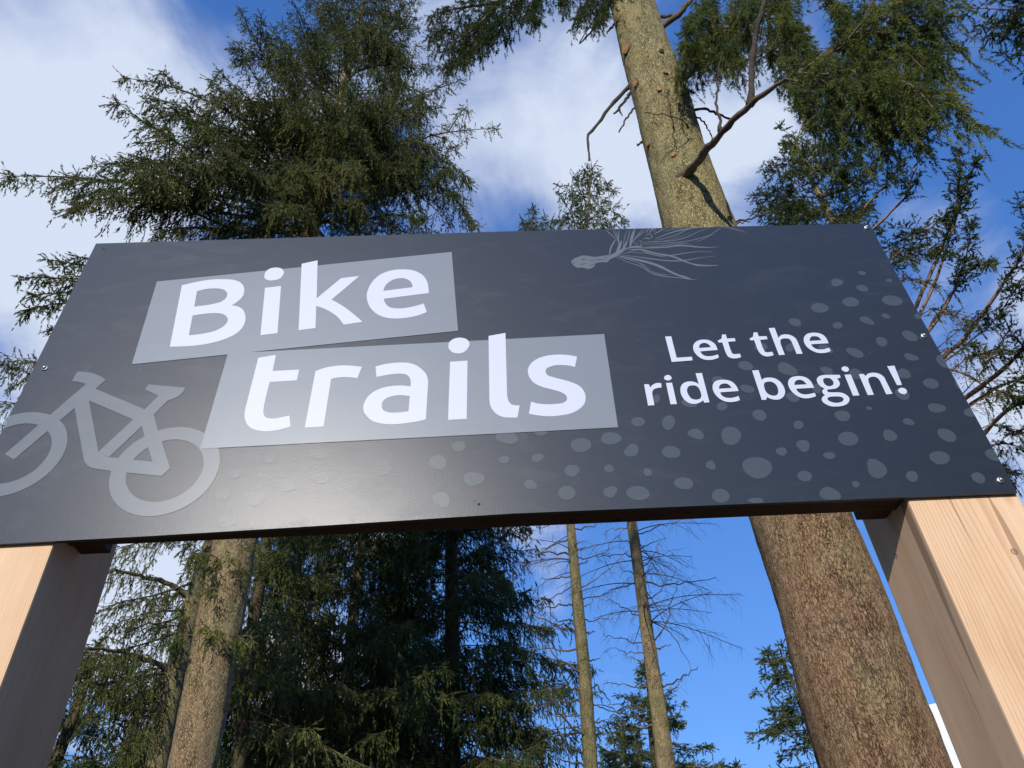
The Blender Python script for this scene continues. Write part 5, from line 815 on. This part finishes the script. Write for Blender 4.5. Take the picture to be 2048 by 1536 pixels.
lowerA = [L_(1150, 1115, 1155, 1080, 1160, 4, True), L_(1172, 1105, 1195, 1082, 1215, 3, True), L_(1205, 1110, 1213, 1070, 1222, 4, True, -.4), L_(1240, 1120, 1240, 1100, 1225, 4), L_(1262, 1110, 1250, 1050, 1215, 5, True, -.3), L_(1300, 1110, 1298, 1060, 1297, 5), L_(1328, 1110, 1322, 1085, 1305, 4),
    L_(1350, 1110, 1310, 1065, 1262, 5, False, -.4), L_(1385, 1120, 1370, 1075, 1352, 6), L_(1400, 1120, 1405, 1070, 1408, 5), L_(1430, 1110, 1430, 1080, 1405, 4, True), L_(1468, 1110, 1465, 1080, 1452, 5), L_(1485, 1110, 1420, 1085, 1350, 5, False, -.5), L_(1510, 1135, 1495, 1095, 1490, 4), L_(1528, 1125, 1520, 1118, 1510, 6),
    L_(1050, 1120, 1045, 1085, 1055, 4, True), L_(1080, 1115, 1085, 1080, 1100, 4, True), L_(1110, 1105, 1105, 1065, 1110, 5, True), L_(1060, 1170, 1055, 1195, 1050, 4, True), L_(1100, 1160, 1098, 1175, 1092, 4), L_(1132, 1165, 1128, 1178, 1122, 4), L_(1216, 1170, 1212, 1182, 1207, 4), L_(1268, 1178, 1266, 1190, 1262, 5), L_(1322, 1185, 1320, 1198, 1316, 5),
    L_(1365, 1200, 1378, 1222, 1408, 5), L_(1386, 1190, 1386, 1203, 1382, 4), L_(1400, 1205, 1415, 1235, 1425, 4), L_(1448, 1195, 1446, 1208, 1440, 6), L_(1452, 1205, 1455, 1225, 1440, 4), L_(1180, 1190, 1160, 1260, 1100, 3, True, .5), L_(1200, 1200, 1190, 1255, 1165, 3, True, .6), L_(1118, 1200, 1110, 1240, 1060, 3, True, .3), L_(1240, 1195, 1240, 1250, 1225, 3, True, .5)]
bare_tree('darker of the two bare trunks, a tall snag with drooping dead branches', 16.0, [(1182, 1536, 30), (1168, 1340, 26), (1155, 1200, 22), (1140, 1040, 17), (1105, 780, 11), (1068, 490, 6), (1062, 436, 2)], 51, lowerA, 1.3, 600, M_N_BLUE, (1040, 1150, 9), 0.5, M_BARK_OLIVE)
lowerB = [L_(1160, 1340, 1172, 1430, 1156, 4, True), L_(1290, 1330, 1255, 1352, 1165, 4, False), L_(1240, 1340, 1265, 1382, 1340, 3, False, -.4), L_(1372, 1355, 1362, 1400, 1333, 5), L_(1300, 1322, 1297, 1340, 1290, 5), L_(1440, 1350, 1435, 1375, 1405, 5), L_(1490, 1362, 1488, 1385, 1488, 4), L_(1205, 1300, 1215, 1340, 1210, 3, True, -.3),
    L_(1140, 1300, 1120, 1318, 1080, 3, True), L_(1100, 1290, 1092, 1330, 1075, 3, True), L_(1070, 1300, 1060, 1360, 1040, 3, True), L_(1060, 1235, 1055, 1205, 1070, 3, True), L_(1110, 1235, 1110, 1190, 1112, 3, True), L_(1165, 1240, 1175, 1200, 1190, 3, True), L_(1230, 1255, 1222, 1215, 1195, 3, True), L_(1285, 1265, 1282, 1205, 1268, 3, True), L_(1300, 1270, 1305, 1210, 1300, 3, True),
    L_(1330, 1280, 1322, 1250, 1310, 3, True), L_(1370, 1260, 1372, 1210, 1365, 4, True), L_(1420, 1285, 1418, 1215, 1408, 4, True, .3), L_(1442, 1280, 1440, 1200, 1412, 5, False, .2), L_(1450, 1270, 1452, 1225, 1440, 4, True), L_(1500, 1290, 1500, 1235, 1495, 3, True), L_(1395, 1345, 1380, 1372, 1350, 3, True), L_(1120, 1262, 1090, 1230, 1070, 3, True), L_(1200, 1320, 1180, 1350, 1140, 3, True), L_(1185, 1265, 1150, 1238, 1130, 3, True)]
bare_tree('paler of the two bare trunks, with fine leafless twigs all round it', 14.0, [(1333, 1536, 38), (1305, 1340, 29), (1285, 1200, 24), (1262, 1035, 20), (1210, 750, 13), (1170, 470, 8), (1183, 345, 2)], 52, lowerB, 1.75, 520, M_N_BLUE, (1030, 1250, 22), 0.0, M_BARK_BARE)

YOUNG = style(n=14, nl=0.095, nw=0.023, sp_len=0.24, sp_gap=0.10, gap=0.2, hang=0.03, sp_droop=0.15, droop=0.18, sec=1.1)
woodland_tree('young spruce directly behind the paler bare trunk', 26.0, [(1312, 1560, 14), (1300, 1450, 10), (1293, 1325, 2)], M_BARK_FIR, M_N_BLUE, 61, 1600, lambda h: 2.6 * (1 - h) + 0.2, 14, YOUNG, rise=(25, 0), name='spruce_tree')
woodland_tree('second young spruce, between the two bare trunks at the bottom', 30.0, [(1255, 1580, 10), (1250, 1500, 6), (1248, 1440, 2)], M_BARK_FIR, M_N_DARK, 62, 1640, lambda h: 2.2 * (1 - h) + 0.2, 14, YOUNG, rise=(25, 0), name='spruce_tree')
woodland_tree('tip of a small spruce just left of the darker bare trunk', 30.0, [(1150, 1600, 8), (1152, 1540, 5), (1155, 1495, 2)], M_BARK_FIR, M_N_DARK, 63, 1640, lambda h: 1.3 * (1 - h) + 0.15, 8, YOUNG, rise=(25, 0), name='spruce_tree')
woodland_tree('spruce standing behind the left edge of the thickest trunk', 22.0, [(1650, 1560, 12), (1608, 1430, 8), (1556, 1290, 2)], M_BARK_FIR, M_N_BLUE, 64, 1600, lambda h: 1.75 * (1 - h) ** 0.6 + 0.3, 16, YOUNG, rise=(20, -12), name='spruce_tree')
woodland_tree('smallest spruce tip, alone against the blue sky at the bottom edge', 34.0, [(1480, 1640, 8), (1476, 1580, 5), (1471, 1515, 2)], M_BARK_FIR, M_N_DARK, 65, 1700, lambda h: 1.5 * (1 - h) + 0.1, 7, YOUNG, rise=(25, 0), name='spruce_tree')

# the spruce with long rusty boughs on the right
def rusty_spruce():
    rng = np.random.default_rng(71); D = 13.0
    root, P, r = tree('spruce_tree', 'spruce with long rust-coloured boughs sweeping up past the right edge of the sign', 'tree', D,
        [(2225, 1536, 44), (1960, 1025, 36), (1852, 800, 26), (1748, 600, 19), (1668, 446, 14), (1625, 365, 9), (1596, 300, 4), (1588, 275, 2)], M_BARK_PALE, sides=24, step=0.2)
    st = style(start=0.55, gap=0.10, sec=0.5, droop=0.1, sp_gap=0.07, sp_len=0.17, sp_droop=0.10, n=20, nl=0.052, nw=0.0175, ang=0.7, hang=0.02, vert=0.35)
    acc = Acc(); dry = style(start=0.12, gap=0.30, sec=0.8, droop=0.5, sp_gap=0.14, sp_len=0.20, sp_droop=0.5, n=8, nl=0.05, nw=0.010, hang=0.1)
    full = style(st, start=0.22)
    def bough(base, via, tip, dt, w, s=st, mat=M_LIMB_RUST):
        q = to_tip(P, r, base, tip, D, dt, via); r0 = w * depth(q[0]) / FPX / 2
        branch_part(root, q, r0, r0 * 0.3, mat, 'branch', 16, 0.008, rng, 6); grow(acc, q, r0, s, rng, wood=False); return q
    bough((1640, 395), [(1700, 372), (1741, 330)], (1765, 305), 12.6, 6, full); bough((1690, 480), [(1741, 401), (1781, 361)], (1808, 322), 12.4, 6); bough((1700, 500), [(1760, 445), (1808, 396), (1825, 355)], (1842, 303), 12.3, 7)
    bough((1720, 545), [(1790, 490), (1840, 460)], (1893, 430), 12.3, 5, full); bough((1740, 590), [(1800, 520), (1850, 495)], (1905, 520), 12.3, 4, full)
    bough((1790, 680), [(1840, 595), (1885, 490), (1908, 430), (1918, 370)], (1918, 305), 12.0, 9); bough((1795, 690), [(1850, 610), (1892, 500), (1912, 430), (1932, 370)], (1955, 318), 12.1, 8)
    bough((1810, 720), [(1872, 645), (1915, 565), (1935, 500)], (1940, 445), 11.9, 7); bough((1815, 725), [(1880, 620), (1925, 560), (1955, 530)], (1982, 525), 12.0, 5)
    bough((1830, 760), [(1890, 713), (1950, 650), (2000, 575), (2048, 500)], (2085, 380), 11.6, 10); bough((1835, 765), [(1920, 700), (1990, 640)], (2040, 560), 11.8, 5)
    bough((1870, 840), [(1935, 793), (1985, 755), (2048, 700)], (2150, 590), 11.4, 12); bough((1885, 870), [(1945, 807), (1995, 775), (2048, 755)], (2150, 720), 11.6, 8); bough((1915, 930), [(1975, 860), (2010, 825), (2048, 800)], (2150, 720), 11.5, 10)
    bough((1860, 715), [(1912, 742), (1970, 772), (2048, 800)], (2120, 835), 11.8, 6)
    # lower hanging foliage, half of it dry
    acc2 = Acc()
    for b, via, tip, dt in (((1790, 680), [(1860, 620)], (1930, 640), 12.0), ((1830, 760), [(1890, 700)], (1960, 690), 11.8), ((1870, 840), [(1950, 760)], (2030, 640), 11.6), ((1830, 740), [(1920, 660)], (2030, 600), 12.0), ((1900, 900), [(1980, 850)], (2048, 870), 11.8), ((1920, 950), [(1990, 890)], (2060, 900), 11.8),
                            ((1880, 860), [(1960, 800)], (2050, 770), 11.6), ((1760, 620), [(1810, 560)], (1860, 570), 12.2), ((1930, 960), [(1990, 930)], (2030, 960), 12.0), ((1720, 540), [(1780, 500)], (1830, 520), 12.2), ((1850, 800), [(1930, 720)], (2000, 700), 11.7)):
        q = to_tip(P, r, b, tip, D, dt, via); grow(acc2, q, 0.014, dry, rng); grow(acc, q, 0.01, style(st, start=0.5, sec=0.5, hang=0.15, droop=0.6, gap=1.0), rng, wood=False)
    acc2.build('dead_twigs', [M_LIMB_RUST, M_N_DRY], root)
    for b, tip, dt in (((1620, 355), (1522, 335), 12.6), ((1640, 395), (1502, 392), 12.4), ((1655, 420), (1508, 425), 12.3), ((1610, 330), (1570, 290), 12.8), ((1605, 320), (1640, 290), 12.6), ((1630, 375), (1695, 275), 12.5), ((1650, 410), (1540, 440), 12.2), ((1640, 395), (1560, 350), 11.9), ((1650, 420), (1600, 430), 11.8), ((1660, 440), (1720, 440), 12.0)):
        grow(acc, to_tip(P, r, b, tip, D, dt), 0.02, full, rng)
    fill_crown(acc, P, r, at(1690, 490, D)[2], P[-1][2], lambda h: 1.2 * (1 - h) + 0.35, full, rng, 6, (45, 15), 0.12)
    acc.build('crown', [M_LIMB_RUST, M_N_BLUE], root)
rusty_spruce()

def corner_tree():
    rng = np.random.default_rng(81); D = 8.0
    P0 = at(2720, 420, D); P = np.array([[P0[0], P0[1], -0.15], [P0[0], P0[1], 8], [P0[0], P0[1], 14]]); r = np.array([0.3, 0.22, 0.03])
    root = thing('fir_tree', (P[0][0], P[0][1], 0), 'dark bough tips of a fir reaching in at the top right corner', 'tree'); make_trunk(root, P, r, M_BARK_FIR, 20, 0.4, 0.04, 9)
    acc = Acc(); st = style(gap=0.13, sec=0.8, n=18, nl=0.055, nw=0.012, hang=0.05, sp_len=0.17, sp_gap=0.07, droop=0.4, sp_droop=0.3)
    for tip, via, dt in (((1985, 55), [(2200, 80)], 7.4), ((1905, 15), [(2180, 30), (2040, 20)], 7.2), ((1990, 105), [(2200, 140)], 7.4), ((2020, 20), [(2200, 0)], 7.2), ((1940, 60), [(2200, 90), (2050, 50)], 7.6), ((2040, 100), [(2220, 110)], 7.1), ((2034, 410), [(2200, 430)], 7.5), ((2048, 385), [(2220, 400)], 7.3)):
        b = at(2650, tip[1] + 260, D); c, rr = trunk_at(P, r, b[2]); grow(acc, [c] + [at(x, y, 7.7) for x, y in via] + [at(tip[0], tip[1], dt)], 0.03, st, rng)
    acc.build('crown', [M_LIMB, M_N_DARK], root)
corner_tree()

# a plain white board standing in the gap by the right post
def white_board():
    p = at(1890, 1480, 7.0); d = ray(1890, 1480)[:2]; d /= np.linalg.norm(d); s = np.array([d[1], -d[0]])
    top = at(1866, 1407, 7.0)[2]; root = thing('white_board', (p[0], p[1], 0), 'plain white board glimpsed between the thickest trunk and the right post', 'board')
    m, nt, N, L, B = mat_new('white board'); n = node(N, 'ShaderNodeTexNoise', Scale=3); L.new(coords(N, L), n.inputs['Vector']); r = ramp(N, [(0.3, (0.8, 0.82, 0.82)), (0.7, (0.86, 0.87, 0.87))]); L.new(n.outputs[0], r.inputs[0]); L.new(r.outputs[0], B.inputs['Base Color'])
    def c4(a, b, t0, t1): return [(p[0] + s[0] * a + d[0] * t0, p[1] + s[1] * a + d[1] * t0), (p[0] + s[0] * b + d[0] * t0, p[1] + s[1] * b + d[1] * t0), (p[0] + s[0] * b + d[0] * t1, p[1] + s[1] * b + d[1] * t1), (p[0] + s[0] * a + d[0] * t1, p[1] + s[1] * a + d[1] * t1)]
    from_bm('face', prism(c4(-0.145, 0.7, 0, 0.02), 0.9, top, 0.008), m, root)
    mp = plain_wood('board leg', (0.3, 0.22, 0.14))
    for a in (0.0, 0.55): from_bm('leg', prism(c4(a, a + 0.07, 0.022, 0.09), -0.2, top - 0.1, 0.005), mp, root)
white_board()

# unseen conifers beside and behind the viewer, added to block sky light
def unseen_woodland():
    rng = np.random.default_rng(99); acc = Acc()
    st = style(n=4, nl=0.34, nw=0.30, sp_len=0.7, sp_gap=0.45, gap=0.5, sec=1.7, droop=0.5, hang=0, sp_droop=0.4)
    k = 0
    for a in np.arange(62, 299, 5.5):
        for row in (0, 1):
            aa = math.radians(a + rng.uniform(-2, 2) + row * 2.7); d = rng.uniform(15, 20) + row * 9
            off = abs((math.degrees(aa) - 180) - 10.5)                          # angle from the sun's bearing
            H = rng.uniform(15, 20) if off > 55 else 0.33 * (d + 8 * (1 - off / 55)) * rng.uniform(0.8, 1.0)
            if off <= 55: d += 14
            c = np.array([d * math.sin(aa), d * math.cos(aa), 0]); P = np.array([c + [0, 0, -0.2], c + [0, 0, H]]); r = np.array([0.25, 0.02])
            tubes(acc, np.array([P[0], (P[0] + P[1]) / 2, P[1]]), np.array([0.25, 0.15, 0.02]), 7, 0, False)
            fill_crown(acc, P, r, 0.12 * H, H - 0.1, lambda h: 0.2 * H * (1 - h) ** 0.8 + 0.4, st, rng, 2.6, (20, -8), 0.25, r0=0.02)
    o = acc.build('unseen_woodland', [M_LIMB, M_N_DARK]); tag(o, 'unseen dark conifer wood, added beside and behind the viewer to cut sky light', 'unseen_woodland', None, 'stuff')
unseen_woodland()
